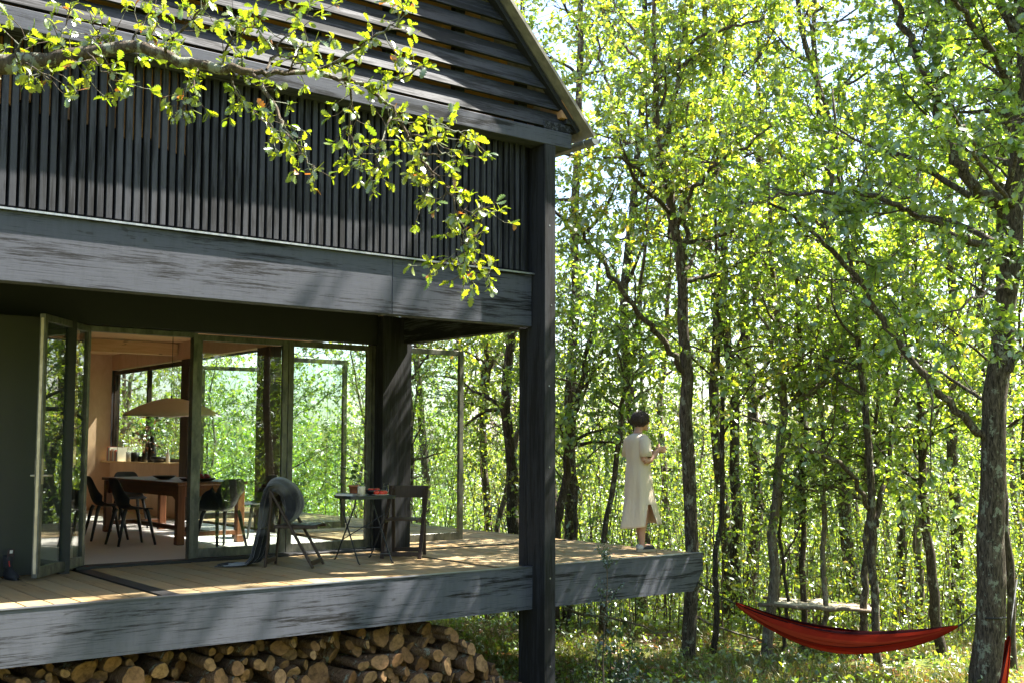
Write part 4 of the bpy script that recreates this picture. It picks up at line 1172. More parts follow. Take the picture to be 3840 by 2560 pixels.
# ================================================================== FIREWOOD
def log_proto(seed, r, L):
    rng = np.random.default_rng(seed)
    b = MB(); n = 14; m_ = 7
    ph = rng.random(4)*6.28
    prof = [1+0.12*math.sin(2*a+ph[0])+0.07*math.sin(3*a+ph[1])+0.05*math.sin(5*a+ph[2]) for a in np.linspace(0, 2*PI, n, endpoint=False)]
    rows = []
    for i in range(m_):
        y = L*i/(m_-1); cx, cz = 0.018*math.sin(3.1*y+ph[3]), 0.015*math.sin(4.0*y+ph[0])
        tp = 1-0.10*i/(m_-1)
        tilt = rng.normal(0, 0.0)
        rows.append([(cx+r*tp*prof[k]*math.cos(2*PI*k/n)*(1+rng.normal(0, .025)), y+(0.45*r*math.cos(2*PI*k/n+ph[1])*(1.0 if i == 0 else 0)), cz+r*tp*prof[k]*math.sin(2*PI*k/n)*(1+rng.normal(0, .025))) for k in range(n)])
    b.smooth = True; b.grid(rows, True)
    e = MB()
    ins = [(x*0.93, y-0.004, z*0.93) for x, y, z in rows[0]]
    e.grid([rows[0], ins], True); e.add(ins, [tuple(range(n))]); b.add(rows[-1], [tuple(range(n))])
    if rng.random() < 0.4:                                                    # a branch stub
        a = rng.uniform(0.3, 2.6); y = rng.uniform(0.05, 0.3); p = Vector((r*0.8*math.cos(a), y, r*0.8*math.sin(a)))
        b.tube([p, p+Vector((math.cos(a)*r*.6, -.03, math.sin(a)*r*.6))], [r*.3, r*.22], 8)
    return b, e
def mat_cut():
    m, nt, out = new_mat('sawn_log_end'); t = NT(nt)
    oi = nt.nodes.new("ShaderNodeObjectInfo")
    tc = nt.nodes.new("ShaderNodeTexCoord"); sp = nt.nodes.new("ShaderNodeSeparateXYZ"); t.l(tc.outputs['Object'], sp.inputs[0])
    rad = t.math('SQRT', t.math('ADD', t.math('POWER', sp.outputs['X'], 2.0), t.math('POWER', sp.outputs['Z'], 2.0)))
    rg = t.math('SINE', t.math('ADD', t.math('MULTIPLY', rad, 700.0), t.math('MULTIPLY', t.noise(t.coords(), 12, 2), 9.0)))
    n = t.noise(t.coords(), 22, 5, 0.7)
    c = t.mix(t.ramp(oi.outputs['Random'], [(0.0, 0.0), (1.0, 1.0)]), (0.26, 0.125, 0.05), (0.44, 0.26, 0.125))
    c = t.mix(t.math('MULTIPLY', t.math('ADD', rg, 1.0), 0.15), c, (0.12, 0.06, 0.028))
    c = t.mix(t.ramp(n, [(0.42, 0.0), (0.68, 0.85)]), c, (0.085, 0.045, 0.022))
    t.bsdf(out, c, 0.85, normal=t.bump(n, 0.4, 0.01), spec=0.15); return m
M['cut'] = mat_cut()
M['logbark'] = mat_bark('firewood_bark', (0.085, 0.048, 0.026), (0.27, 0.165, 0.095), 0.42, 0.42)
def firewood():
    rng = np.random.default_rng(9)
    protos = []
    for i, r in enumerate((0.036, 0.044, 0.051, 0.058, 0.066, 0.076, 0.088, 0.105)):
        protos.append((r, log_proto(50+i, r, 0.95), [None]))
    def top(x):                       # outline of the pile
        return -0.47 if x < 6.45 else -0.47-(x-6.45)*0.72
    # drop circles into the heap
    placed = []
    fails = 0
    def floor_z(x): return ground_z(x, 9.6)+0.02
    while fails < 400:
        pr = protos[int(rng.choice(8, p=[.12,.16,.17,.16,.15,.11,.08,.05]))]; r = pr[0]*1.03
        best = None
        for _ in range(40):
            x = rng.uniform(1.2, 7.55)
            z = floor_z(x)+r
            for (a, c_, q) in placed:
                dx = x-a
                if abs(dx) < r+q: z = max(z, c_+math.sqrt((r+q)**2-dx*dx))
            if z+r < top(x) and (best is None or z < best[1]): best = (x, z)
        if best is None: fails += 1; continue
        placed.append((best[0], best[1], r))
        placed_full.append((best[0], best[1], pr))
placed_full = []
firewood()
def emit_logs():
    rng = np.random.default_rng(10)
    made = {}
    seen = []
    for (x, z, pr) in placed_full:
        y = 9.26+0.42*rng.random()**1.6+max(0, z+0.75)*0.45
        d = Vector((x, y, z))-CAM; dep = d.dot(fwd)
        ypx = PX_Y-F_PX*d.dot(upv)/dep
        if ypx > 2560+380: continue                     # far below the picture
        seen.append((x, y, z, pr))
    n = len(seen)
    W1 = ["first", "second", "third", "fourth", "fifth", "sixth", "seventh", "eighth", "ninth", "tenth", "eleventh", "twelfth", "thirteenth", "fourteenth", "fifteenth", "sixteenth", "seventeenth", "eighteenth", "nineteenth", "twentieth"]
    def ordw(k): return W1[k] if k < 20 else "twenty-"+W1[k-20] if k < 29 else "thirtieth" if k == 29 else "thirty-"+W1[min(k-30, 8)]
    layer_cnt = {}
    for (x, y, z, pr) in sorted(seen, key=lambda q: q[0]):
        r, (bb, ee), _ = pr
        key = r
        big = r > 0.1
        left = x < 3.6; mid = 3.6 <= x < 5.6
        where = "left part" if left else "middle" if mid else "right end"
        size = "thick" if r > 0.073 else "medium" if r > 0.05 else "thin"
        lay = int((-0.50-z+max(0, 0)) / 0.15)+1 if x < 6.45 else int((-0.50-(x-6.45)*0.72-z)/0.15)+1
        lay = max(1, min(lay, 7)); kk = (lay, size); layer_cnt[kk] = layer_cnt.get(kk, -1)+1
        lab = ordw(layer_cnt[kk])+" "+size+" firewood log from the left in the "+["", "top", "second", "third", "fourth", "fifth", "sixth", "lowest"][lay]+" layer of the pile"
        if key not in made:
            root = thing("firewood_log", lab, "log", (x, y, z), 0, "")
            a = MB(); a.v, a.f, a.m, a.sm = list(bb.v), bb.f, bb.m, bb.sm; a.build("bark", M['logbark'], root)
            a = MB(); a.v, a.f, a.m, a.sm = list(ee.v), ee.f, ee.m, ee.sm; a.build("cut_end", M['cut'], root)
            made[key] = root
        else:
            root = copy_tree(made[key]); root["label"] = lab
        root["group"] = "firewood logs stacked under the deck"
        root.location = (x, y, z)
        root.rotation_euler = (rng.normal(0, 0.05), rng.random()*6.28 if False else 0, rng.normal(0.05, 0.10))
        spin = rng.random()*6.28
        root.rotation_mode = 'YXZ'
        root.rotation_euler = (rng.normal(0, 0.05), spin, rng.normal(0.20, 0.14))
emit_logs()

# ================================================================== HAMMOCKS AND THE STICK PLATFORM
def mat_hammock():
    m, nt, out = new_mat('red_striped_cotton'); t = NT(nt)
    tc = nt.nodes.new("ShaderNodeTexCoord"); sp = nt.nodes.new("ShaderNodeSeparateXYZ"); t.l(tc.outputs['UV'], sp.inputs[0])
    R_ = (0.36, 0.030, 0.014); D_ = (0.05, 0.014, 0.016); O_ = (0.43, 0.050, 0.018)
    st = t.ramp(sp.outputs['Y'], [(0.0, D_), (0.035, R_), (0.12, O_), (0.20, D_), (0.222, R_), (0.36, O_), (0.44, D_), (0.462, R_), (0.60, O_), (0.68, D_), (0.70, R_), (0.83, D_), (0.85, O_), (0.965, D_)], 'CONSTANT')
    n = t.noise(t.coords((3, 3, 60)), 8, 3)
    c = t.mix(0.25, st, t.mix(n, (0.0, 0.0, 0.0), st))
    df = nt.nodes.new("ShaderNodeBsdfDiffuse"); tl = nt.nodes.new("ShaderNodeBsdfTranslucent"); mx = nt.nodes.new("ShaderNodeMixShader"); mx.inputs[0].default_value = 0.3
    t.l(c, df.inputs[0]); t.l(c, tl.inputs[0]); t.l(df.outputs[0], mx.inputs[1]); t.l(tl.outputs[0], mx.inputs[2]); t.l(mx.outputs[0], out.inputs[0])
    return m
M['hammock'] = mat_hammock()
def hammock(label, A, B, sag, width, name="hammock", ropes=()):
    A, B = Vector(A), Vector(B)
    mid = (A+B)/2
    r = thing(name, label, "hammock", mid)
    ax = (B-A); axh = Vector((ax.x, ax.y, 0)).normalized(); side = Vector((-axh.y, axh.x, 0))
    nU, nV = 80, 64
    rows = []
    for i in range(nU+1):
        u = i/nU; c = A+ax*u+Vector((0, 0, -sag*4*u*(1-u)))
        op = math.sin(PI*u)**0.75
        row = []
        for j in range(nV+1):
            v = -1+2*j/nV
            hw = 0.022+width*op
            dep = 0.016+0.235*op
            fold = (0.010+0.013*op)*(math.sin(v*14+u*3+math.sin(u*9)*.6)+0.55*math.sin(v*33-u*5)+0.3*math.sin(v*61+u*8))
            ang = v*1.35
            p = c+side*(hw*0.62*math.sin(ang)*(1-0.78*v*v)+fold*0.55)+Vector((0, 0, dep*(1-math.cos(ang))*1.25-dep*0.3+fold*0.6))
            row.append(p-mid)
        rows.append(row)
    b = MB(); b.smooth = True; b.grid([[tuple(p) for p in q] for q in rows]); o = b.build("cloth", M['hammock'], r)
    ul = o.data.uv_layers.new(name="uv")
    for p in o.data.polygons:
        for li in p.loop_indices:
            vi = o.data.loops[li].vertex_index; ul.data[li].uv = ((vi//(nV+1))/nU, (vi % (nV+1))/nV)
    s_ = o.modifiers.new("thickness", 'SOLIDIFY'); s_.thickness = 0.006
    for P in ropes:
        b = MB(); b.smooth = True; b.tube([Vector(q)-mid for q in P], 0.010, 6); b.build("rope", M['black'], r)
    return r
HA = at(1690, 1386, 13.6); HB = at(2200, 1438, 12.2)
BEAM_END = Vector((10.03, 9.24, -0.33))
TK = at(2270, 1420, 12.4)
rad8 = 0.165
loop = []
for a in np.linspace(-2.6, 2.6, 18):
    vd = (HB-TK); base_a = math.atan2(vd.y, vd.x)
    loop.append(TK+Vector((math.cos(base_a+PI-a)*rad8*1.08, math.sin(base_a+PI-a)*rad8*1.08, 0.03)))
hammock("red hammock with dark stripes slung from the deck beam end to the stout oak", HA, HB, 0.34, 0.44,
        ropes=[[BEAM_END, (BEAM_END+HA)/2+Vector((0, 0, -0.02)), HA], [HB, (HB+loop[0])/2+Vector((0, 0, -0.01)), loop[0]]+loop[1:]])
H2 = at(2318, 1462, 12.6); H3 = at(2190, 1900, 11.6)
hammock("second red hammock hanging as a gathered bundle at the lower right corner", H2, H3, 0.10, 0.42, ropes=[[at(2336, 1330, 13.6), H2]])
# platform of sticks among the slim trunks
pf = thing("stick_platform", "pale platform of sticks and slats lashed between slim trunks behind the hammock", "platform", at(1870, 1400, 15.4))
PL = Vector(pf.location)
def stick(name, a, c_, r0, r1, mat):
    b = MB(); b.smooth = True; p, q = np.array(a), np.array(c_)
    rngs = np.random.default_rng(int(abs(a[0]*1000)) % 9999)
    pts = [p+(q-p)*t_+rngs.normal(0, 0.012, 3) for t_ in np.linspace(0, 1, 9)]
    b.tube(pts, list(np.linspace(r0, r1, 9)), 8); b.shift(PL); return b.build(name, mat, pf)
M['palestick'] = mat_wood('bleached_stick', 'x', (0.50, 0.41, 0.28), (0.72, 0.62, 0.46), None, 0.8, knots=False, islandvar=0.4)
M['greypole'] = mat_bark('weathered_pole', (0.12, 0.09, 0.065), (0.24, 0.19, 0.14), 0.4, 0.0)
stick("pole", at(1742, 1388, 14.95), at(2003, 1404, 14.95), 0.026, 0.022, M['greypole'])
stick("pole", at(1752, 1374, 16.3), at(2000, 1388, 16.3), 0.024, 0.020, M['greypole'])
for k in range(7):
    f = k/6
    stick("slat", at(1778-4*f, 1386-f*11, 15.05+1.15*f), at(1890+10*f, 1394-f*14, 15.05+1.15*f), 0.022, 0.020, M['palestick'])
for k in range(9):
    x0 = 1902+k*12.5
    p, q = at(x0, 1396+k*0.6, 15.0), at(x0-14, 1385+k*0.5, 16.2)
    b = MB(); b.bar(p, q, 0.075, 0.022, (0, 0, 1), 0.004); b.shift(PL); b.build("plank", M['palestick'], pf)
# the thin plant growing in front of the deck beam and the shrub at its foot
def thin_plant():
    rng = np.random.default_rng(21)
    foot = at(2262*1.0*0.6125*1.0, 1600, 11.6)
    pts = [at(1387, 1600, 11.6), at(1385, 1500, 11.6), at(1390, 1420, 11.6), at(1395, 1340, 11.6), at(1392, 1290, 11.6), at(1384, 1252, 11.6)]
    gz = ground_z(pts[0].x, pts[0].y); base = (pts[0].x, pts[0].y, gz)
    pts = [Vector((base[0], base[1], gz-0.05))]+pts
    root = thing("wild_shoot", "thin upright wild shoot with tiny dark leaves growing in front of the deck beam", "plant", base)
    mb = MB(); mb.smooth = True; T = catmull([np.array(p) for p in pts], 26); mb.tube(T, list(np.linspace(.011, .0025, 26)), 5)
    tips, dirs = [], []
    for j in range(34):
        q = int(rng.integers(8, 26)); p = T[q]; L = rng.uniform(.08, .26)*(1 if 10 < q < 20 else .6)
        tw = wander(rng, p, rng.normal(0, 1, 3)*np.array([1, 1, .5])+np.array([0, 0, .6]), L, 4, .2, .05); mb.tube(tw, [.003, .0025, .002, .0016, .0012], 3, False)
        for s_ in tw[1:]:
            for _ in range(2): tips.append(s_+rng.normal(0, .012, 3)); dirs.append(rng.normal(0, 1, 3))
    mb.shift(base); mb.build("stem", M['twig'], root)
    P, A, Nn, S = rosettes(rng, tips, dirs, 2, 4, (.018, .034), 1.2, 0, .03)
    o = bpy.data.objects.new("leaves", leaves_mesh("leaves", P-np.array(base), A, Nn, S, M['leaf_ivy'], 'small')); COL.objects.link(o); o.parent = root
thin_plant()
def shrub(px, py, d, h, wdt, n, lsz, mat, label, seed):
    rng = np.random.default_rng(seed)
    p = at(px, py, d); gz = ground_z(p.x, p.y); base = (p.x, p.y, gz)
    root = thing("shrub", label, "shrub", base)
    mb = MB(); tips, dirs = [], []
    for j in range(n):
        d0 = np.array([rng.normal(0, wdt), rng.normal(0, wdt), 1.0])
        st = wander(rng, (rng.normal(0, .05), rng.normal(0, .05), -.03), d0, h*rng.uniform(.5, 1), 6, .14, .02); mb.tube(st, list(np.linspace(.008, .002, 7)), 4, False)
        for q in range(9):
            u = rng.uniform(1.0, 6); k = min(int(u), 5); pp_ = st[k]+(st[k+1]-st[k])*(u-k); tips.append(pp_+rng.normal(0, .05, 3)); dirs.append(rng.normal(0, 1, 3))
    mb.build("stems", M['twig'], root)
    P, A, Nn, S = rosettes(rng, tips, dirs, 2, 4, lsz, 1.1, .1, .06)
    o = bpy.data.objects.new("leaves", leaves_mesh("leaves", P, A, Nn, S, mat, 'small')); COL.objects.link(o); o.parent = root
shrub(1420, 1520, 12.6, 1.15, .22, 12, (.05, .085), M['leaf_ivy'], "bluish broad-leaved shrub at the foot of the thin wild shoot", 5)
shrub(1375, 1560, 12.2, .75, .35, 12, (.03, .06), M['leaf_under'], "low green shrub between the corner post and the thin wild shoot", 6)
shrub(1450, 1560, 12.0, .6, .4, 12, (.04, .07), M['leaf_ivy'], "low dark shrub at the bottom edge right of the bluish shrub", 7)
shrub(1310, 1555, 12.4, .5, .4, 10, (.03, .06), M['leaf_under'], "low green weed clump just right of the corner post foot", 8)
# fallen leaves and acorns on the boards
for k, (px, py) in enumerate([(1152, 1266), (1160, 1290), (1210, 1290), (1230, 1256), (1072, 1243), (1085, 1240), (1100, 1232), (1130, 1243), (1190, 1262), (1170, 1302), (1296, 1268), (1120, 1268), (1060, 1262), (1250, 1268), (1350, 1258)]+[(random.uniform(300, 1500), random.uniform(1262, 1345)) for _ in range(34)]):
    r_ = at(px, py, 1.0)-CAM; p = CAM+r_*(-CAM_H/r_.z)
    if not (p.y > 9.4): continue
    lo = thing("fallen_leaf", "small curled brown oak leaf lying on the deck boards", "leaf", (p.x, p.y, 0.004), random.random()*6.28, "brown leaves on the deck")
    rg_ = np.random.default_rng(k)
    me = leaves_mesh("blade", np.array([[0, 0, 0.006]]), np.array([[1, 0, .1]]), np.array([[0, .2, 1.0]]), np.array([rg_.uniform(.04, .075)]), M['leaf_dry'], 'big')
    o = bpy.data.objects.new("blade", me); COL.objects.link(o); o.parent = lo
# ================================================================== PERSON
def person():
    rz = math.radians(-90-12)
    loc = Vector((9.68, 9.86, 0.0))
    r = thing("person", "person in a loose beige dress holding a glass at the deck corner, back to us", "person", loc, rz)
    skin, nt, out = new_mat('skin'); t = NT(nt)
    n = t.noise(t.coords(), 18, 4); p = t.bsdf(out, t.mix(n, (0.46, 0.24, 0.16), (0.58, 0.33, 0.23)), 0.5, spec=0.35)
    p.inputs['Subsurface Weight'].default_value = 0.08; p.inputs['Subsurface Radius'].default_value = (0.01, 0.004, 0.002)
    b = MB()
    # local: +Y forward, +X to the figure's right
    V = Vector
    def limb(pts, rad, n=14): b.tube(pts, rad, n)
    # legs: right leg slightly ahead, left behind
    limb([V((.085, 0.0, .88)), V((.09, .03, .70)), V((.088, .045, .49)), V((.086, .015, .36)), V((.083, -.005, .22)), V((.082, .0, .10)), V((.082, .01, .05))], [.085, .075, .054, .056, .045, .034, .036])
    limb([V((-.085, 0.0, .88)), V((-.08, .05, .70)), V((-.07, .085, .49)), V((-.062, .06, .36)), V((-.055, .06, .22)), V((-.05, .08, .10)), V((-.05, .09, .05))], [.085, .075, .054, .056, .045, .034, .036])
    for x, y in ((.084, .0), (-.05, .08)):      # feet
        b.ell((x, y+.055, .045), .037, .115, .032)
    # trunk
    b.lathe([(.10, .82), (.155, .88), (.165, .95), (.145, 1.05), (.135, 1.12), (.15, 1.22), (.16, 1.30), (.15, 1.37), (.095, 1.415), (.055, 1.44)], 24, (0, 0, 0), 1.0, .66)
    b.ell((0.145, -.005, 1.345), .058, .055, .055); b.ell((-0.145, -.005, 1.345), .058, .055, .055)
    limb([V((0, -.01, 1.40)), V((0, .008, 1.46)), V((0, .025, 1.52))], [.056, .050, .050])
    # head, turned a little to the right and bowed
    hc = V((0.005, .045, 1.575))
    b.ell(hc, .072, .088, .105, 20, 14)
    b.ell(hc+V((0, .035, -.055)), .052, .055, .055)
    b.tube([hc+V((.012, .085, .02)), hc+V((.014, .108, -.018)), hc+V((.012, .086, -.03))], [.008, .012, .010], 8)       # nose
    b.ell(hc+V((.01, .080, -.062)), .022, .012, .008); b.ell(hc+V((.005, .07, -.098)), .022, .02, .016)
    for s in (-1, 1):
        b.ell(hc+V((s*.074, .0, -.01)), .010, .020, .032)
        b.ell(hc+V((s*.030, .078, .012)), .015, .010, .009)
    # arms bent, both hands round a glass in front of the chest
    OFF = V((-.03, -.105, .085))
    limb([V((.165, -.01, 1.345)), V((.198, -.035, 1.23)), V((.212, -.045, 1.095))], [.052, .045, .038])
    limb([V((.212, -.045, 1.095)), V((.218, .03, 1.10)), V((.195, .11, 1.165)), V((.172, .172, 1.218))], [.039, .038, .030, .024])
    limb([V((-.165, -.01, 1.345)), V((-.205, .0, 1.22)), V((-.20, .02, 1.09))], [.052, .045, .038])
    limb([V((-.20, .02, 1.09)), V((-.13, .10, 1.11)), V((-.03, .18, 1.17)), V((.03, .215, 1.208))], [.039, .036, .030, .024])
    hand0 = len(b.v)
    # palms
    b.ell((.205, .315, 1.15), .024, .045, .036); b.ell((.095, .345, 1.14), .045, .022, .034)
    for k in range(4):      # right fingers closing round the far side
        z = 1.178-.019*k; L_ = (1.0, 1.08, 1.02, .85)[k]
        b.tube([V((.207, .345, z)), V((.205, .385*1.0, z+.004)), V((.182, .405*1.0, z+.006)), V((.155-.01*L_, .404, z+.004))], [.0105, .0098, .0092, .008], 8)
        z2 = 1.166-.018*k
        b.tube([V((.10, .36, z2)), V((.112, .392, z2+.003)), V((.14, .412, z2+.002)), V((.165+.008*L_, .41, z2))], [.0105, .0098, .0092, .008], 8)
    b.tube([V((.197, .30, 1.175)), V((.178, .312, 1.20)), V((.166, .326, 1.215))], [.012, .011, .009], 8)
    b.tube([V((.10, .335, 1.165)), V((.118, .322, 1.19)), V((.14, .322, 1.205))], [.012, .011, .009], 8)
    b.v[hand0:] = [tuple(V(q)+OFF) for q in b.v[hand0:]]
    o = b.build("body", skin, r)
    md = o.modifiers.new("join", 'REMESH'); md.mode = 'VOXEL'; md.voxel_size = 0.0055; md.use_smooth_shade = True
    sm = o.modifiers.new("soften", 'SMOOTH'); sm.factor = 0.5; sm.iterations = 3
    # dress
    linen, nt, out = new_mat('beige_linen'); t = NT(nt)
    wv = t.noise(t.coords((120, 120, 120)), 3.0, 2); big = t.noise(t.coords((5, 5, 1.2)), 2.0, 4)
    t.bsdf(out, t.mix(wv, (0.62, 0.50, 0.37), (0.72, 0.60, 0.455)), 0.9, normal=t.bump(big, 0.5, 0.05), spec=0.1, sheen=0.2)
    rows = []
    nA = 64
    prof = [(1.425, .070, .062, .0), (1.405, .115, .085, -.005), (1.375, .165, .105, -.01), (1.33, .185, .115, -.01), (1.25, .180, .125, -.005), (1.15, .172, .128, 0), (1.05, .168, .132, .005), (.95, .178, .145, .005), (.85, .186, .155, .008), (.75, .190, .165, .012), (.65, .196, .175, .018), (.55, .212, .20, .022), (.45, .226, .222, .025), (.37, .238, .242, .028), (.325, .244, .252, .03)]
    zs = [q[0] for q in prof][::-1]
    fine = np.linspace(1.425, .325, 46)
    for z in fine:
        rx = np.interp(z, zs, [q[1] for q in prof][::-1]); ry = np.interp(z, zs, [q[2] for q in prof][::-1]); oy = np.interp(z, zs, [q[3] for q in prof][::-1])
        low = max(0.0, (1.25-z)/.9)
        row = []
        for k in range(nA):
            a = 2*PI*k/nA+0.0001                    # a = 0 is the figure's right side
            f = 1+low*(0.06*math.sin(4*a+1+1.5*z)+0.05*math.sin(7*a+.5-2*z)+0.025*math.sin(12*a+3*z))
            row.append((rx*f*math.cos(a), oy+ry*f*math.sin(a), z-(0.045*low*(math.sin(a) < 0)*(-math.sin(a)))))
        rows.append(row)
    b = MB(); b.smooth = True
    vs = [p for q in rows for p in q]; fs = []
    for i in range(len(rows)-1):
        for k in range(nA):
            if fine[i+1] < .56 and k in (0, nA-1):   # slit at the right side seam
                w_ = (.56-fine[i+1])/.24
                if k == 0 or w_ > .0: continue
            fs.append((i*nA+k, i*nA+(k+1) % nA, (i+1)*nA+(k+1) % nA, (i+1)*nA+k))
    # spread the slit edges
    for i, z in enumerate(fine):
        if z < .56:
            w_ = (.56-z)/.24
            for k, s in ((1, 1), (nA-1, -1)):
                x, y, zz = vs[i*nA+k]; vs[i*nA+k] = (x-.012*w_, y+s*.055*w_, zz)
            for k, s in ((2, 1), (nA-2, -1)):
                x, y, zz = vs[i*nA+k]; vs[i*nA+k] = (x, y+s*.03*w_, zz)
    b.add(vs, fs)
    for s in (-1, 1):                                # sleeves
        c = [V((s*.12, -.008, 1.365)), V((s*.175, -.012, 1.325)), V((s*.196, -.018, 1.235)), V((s*.208, -.02, 1.14))]
        b.tube(c, [.058, .070, .069, .070], 22, False)
    o = b.build("dress", linen, r)
    s_ = o.modifiers.new("thickness", 'SOLIDIFY'); s_.thickness = 0.004; s_.offset = 1
    # hair: short dark bob
    hair, nt, out = new_mat('dark_hair'); t = NT(nt)
    n = t.noise(t.coords((70, 70, 9)), 3.0, 4); t.bsdf(out, t.mix(n, (0.010, 0.006, 0.0045), (0.065, 0.036, 0.024)), 0.4, normal=t.bump(n, 0.8, 0.01), spec=0.5)
    b = MB(); b.smooth = True
    rng = np.random.default_rng(8)
    nk = 34
    rows = []
    for i in range(15):
        th = 0.06+i*(2.32/14)
        row = []
        for k in range(nk):
            a = 2*PI*k/nk; front = max(0.0, math.sin(a))
            thk = min(th, 2.38-1.25*front**1.5)
            rr_ = 1.0+0.05*math.sin(9*a+2*i*.3)+rng.normal(0, .03)+0.09*math.exp(-((th-1.9)/.5)**2)
            row.append((hc.x+.089*rr_*math.sin(thk)*math.cos(a), hc.y-.012+.102*rr_*math.sin(thk)*math.sin(a), hc.z+.018+.113*math.cos(thk)*rr_))
        rows.append(row)
    b.grid(rows, True); b.add(rows[0], [tuple(range(nk))])
    for k in range(260):
        a = rng.uniform(PI*0.92, 2*PI+0.2) if rng.random() < .85 else rng.uniform(0, PI)
        th0 = rng.uniform(.3, 1.3); ln = rng.uniform(.7, 1.05)
        pts = []
        for q in range(5):
            th = th0+ln*q/4; th = min(th, 2.3-1.2*max(0, math.sin(a))**1.5)
            k_ = 0.95+.17*q/4*rng.random()+rng.normal(0, .025)
            pts.append((hc.x+.100*k_*math.sin(th)*math.cos(a+.04*q), hc.y-.012+.114*k_*math.sin(th)*math.sin(a+.04*q), hc.z+.018+.118*k_*math.cos(th)))
        b.tube(pts, [.005, .006, .006, .0045, .0015], 5)
    o = b.build("hair", hair, r); s_ = o.modifiers.new("thickness", 'SOLIDIFY'); s_.thickness = 0.008
    # shoes
    rope_m = mat_plain('jute_sole', (0.42, 0.33, 0.22), 0.9, var=0.2, scale=60); cv = mat_plain('pale_canvas', (0.55, 0.52, 0.46), 0.85, var=0.06, scale=30); nv = mat_plain('dark_canvas', (0.02, 0.022, 0.03), 0.8)
    for x, y in ((.084, .0), (-.05, .08)):
        outl = [((.046+.008*math.sin(a))*math.cos(a), .05+.132*math.sin(a)) for a in np.linspace(0, 2*PI, 26, endpoint=False)]
        b = MB(); b.prism([(x+u, y+v) for u, v in outl], 'z', 0.001, 0.03); sh = b.build("shoe_sole", rope_m, r)
        b = MB(); b.smooth = True
        b.ell((x, y+.06, .038), .045, .122, .036, 18, 10); b.build("shoe_upper", nv, r)
        b = MB(); b.smooth = True
        b.ell((x, y-.028, .052), .043, .05, .038, 18, 10); b.build("shoe_heel", cv, r)
    tg = thing("drinking_glass", "small clear tumbler held in both hands by the person on the deck", "glass", (0, 0, 0))
    Mw = Matrix.Translation(loc) @ Matrix.Rotation(rz, 4, 'Z')
    tg.location = Mw @ (V((.152, .362, 1.125))+OFF)
    b = MB(); b.smooth = True; b.lathe([(.027, 0), (.034, .10), (.0325, .10), (.026, .006), (.0005, .006)], 20, cap=False); b.lathe([(.0005, 0), (.027, 0)], 20, cap=False); b.build("wall", M['clear'], tg)
person()
# ================================================================== TREES ONE CAN TELL APART
pix_tree("oak_tree", "tall lichen-spotted oak with forked top rising just behind the corner of the deck",
    [(1580,1512,36),(1583,1400,33),(1581,1200,31),(1578,1000,30),(1576,860,28),(1568,680,24),(1552,540,23),(1538,450,21),(1520,370,20),(1508,250,17),(1504,120,13),(1500,-40,10),(1496,-260,6)], 15.0,
    limbs=[([(1577,862,0),(1530,800,-.3),(1480,735,-.6),(1425,665,-1),(1370,590,-1.2),(1322,515,-1.4),(1275,490,-1.6),(1180,420,-1.6)], 15, 5, 9),
           ([(1570,600,0),(1572,500,.3),(1573,400,.5),(1576,300,.7),(1590,180,.8)], 13, 5, 7),
           ([(1512,370,0),(1540,270,-.2),(1560,150,-.4),(1575,40,-.6),(1590,-90,-.8)], 14, 6, 9),
           ([(1510,360,0),(1470,320,.2),(1430,260,.4),(1395,190,.6),(1370,90,.8)], 12, 5, 8),
           ([(1506,200,0),(1470,150,.4),(1420,80,.8),(1360,0,1.2)], 10, 5, 8),
           ([(1530,435,0),(1480,400,-.6),(1430,375,-1.2),(1385,360,-1.8)], 10, 5, 7),
           ([(1560,640,0),(1620,560,.6),(1690,520,1.2),(1760,500,1.8)], 10, 4, 8),
           ([(1545,520,0),(1610,420,-.8),(1690,350,-1.6),(1770,300,-2)], 11, 4, 9),
           ([(1505,180,0),(1580,100,-.5),(1680,60,-1),(1780,40,-1.5)], 10, 4, 9)],
    auto=17, auto_from=0.5, auto_len=(1.2, 2.6), sub=6, twigs=6, leaf=(0.065, 0.105), kind='mid', per=(9, 15), seed=11, wob=0.03)
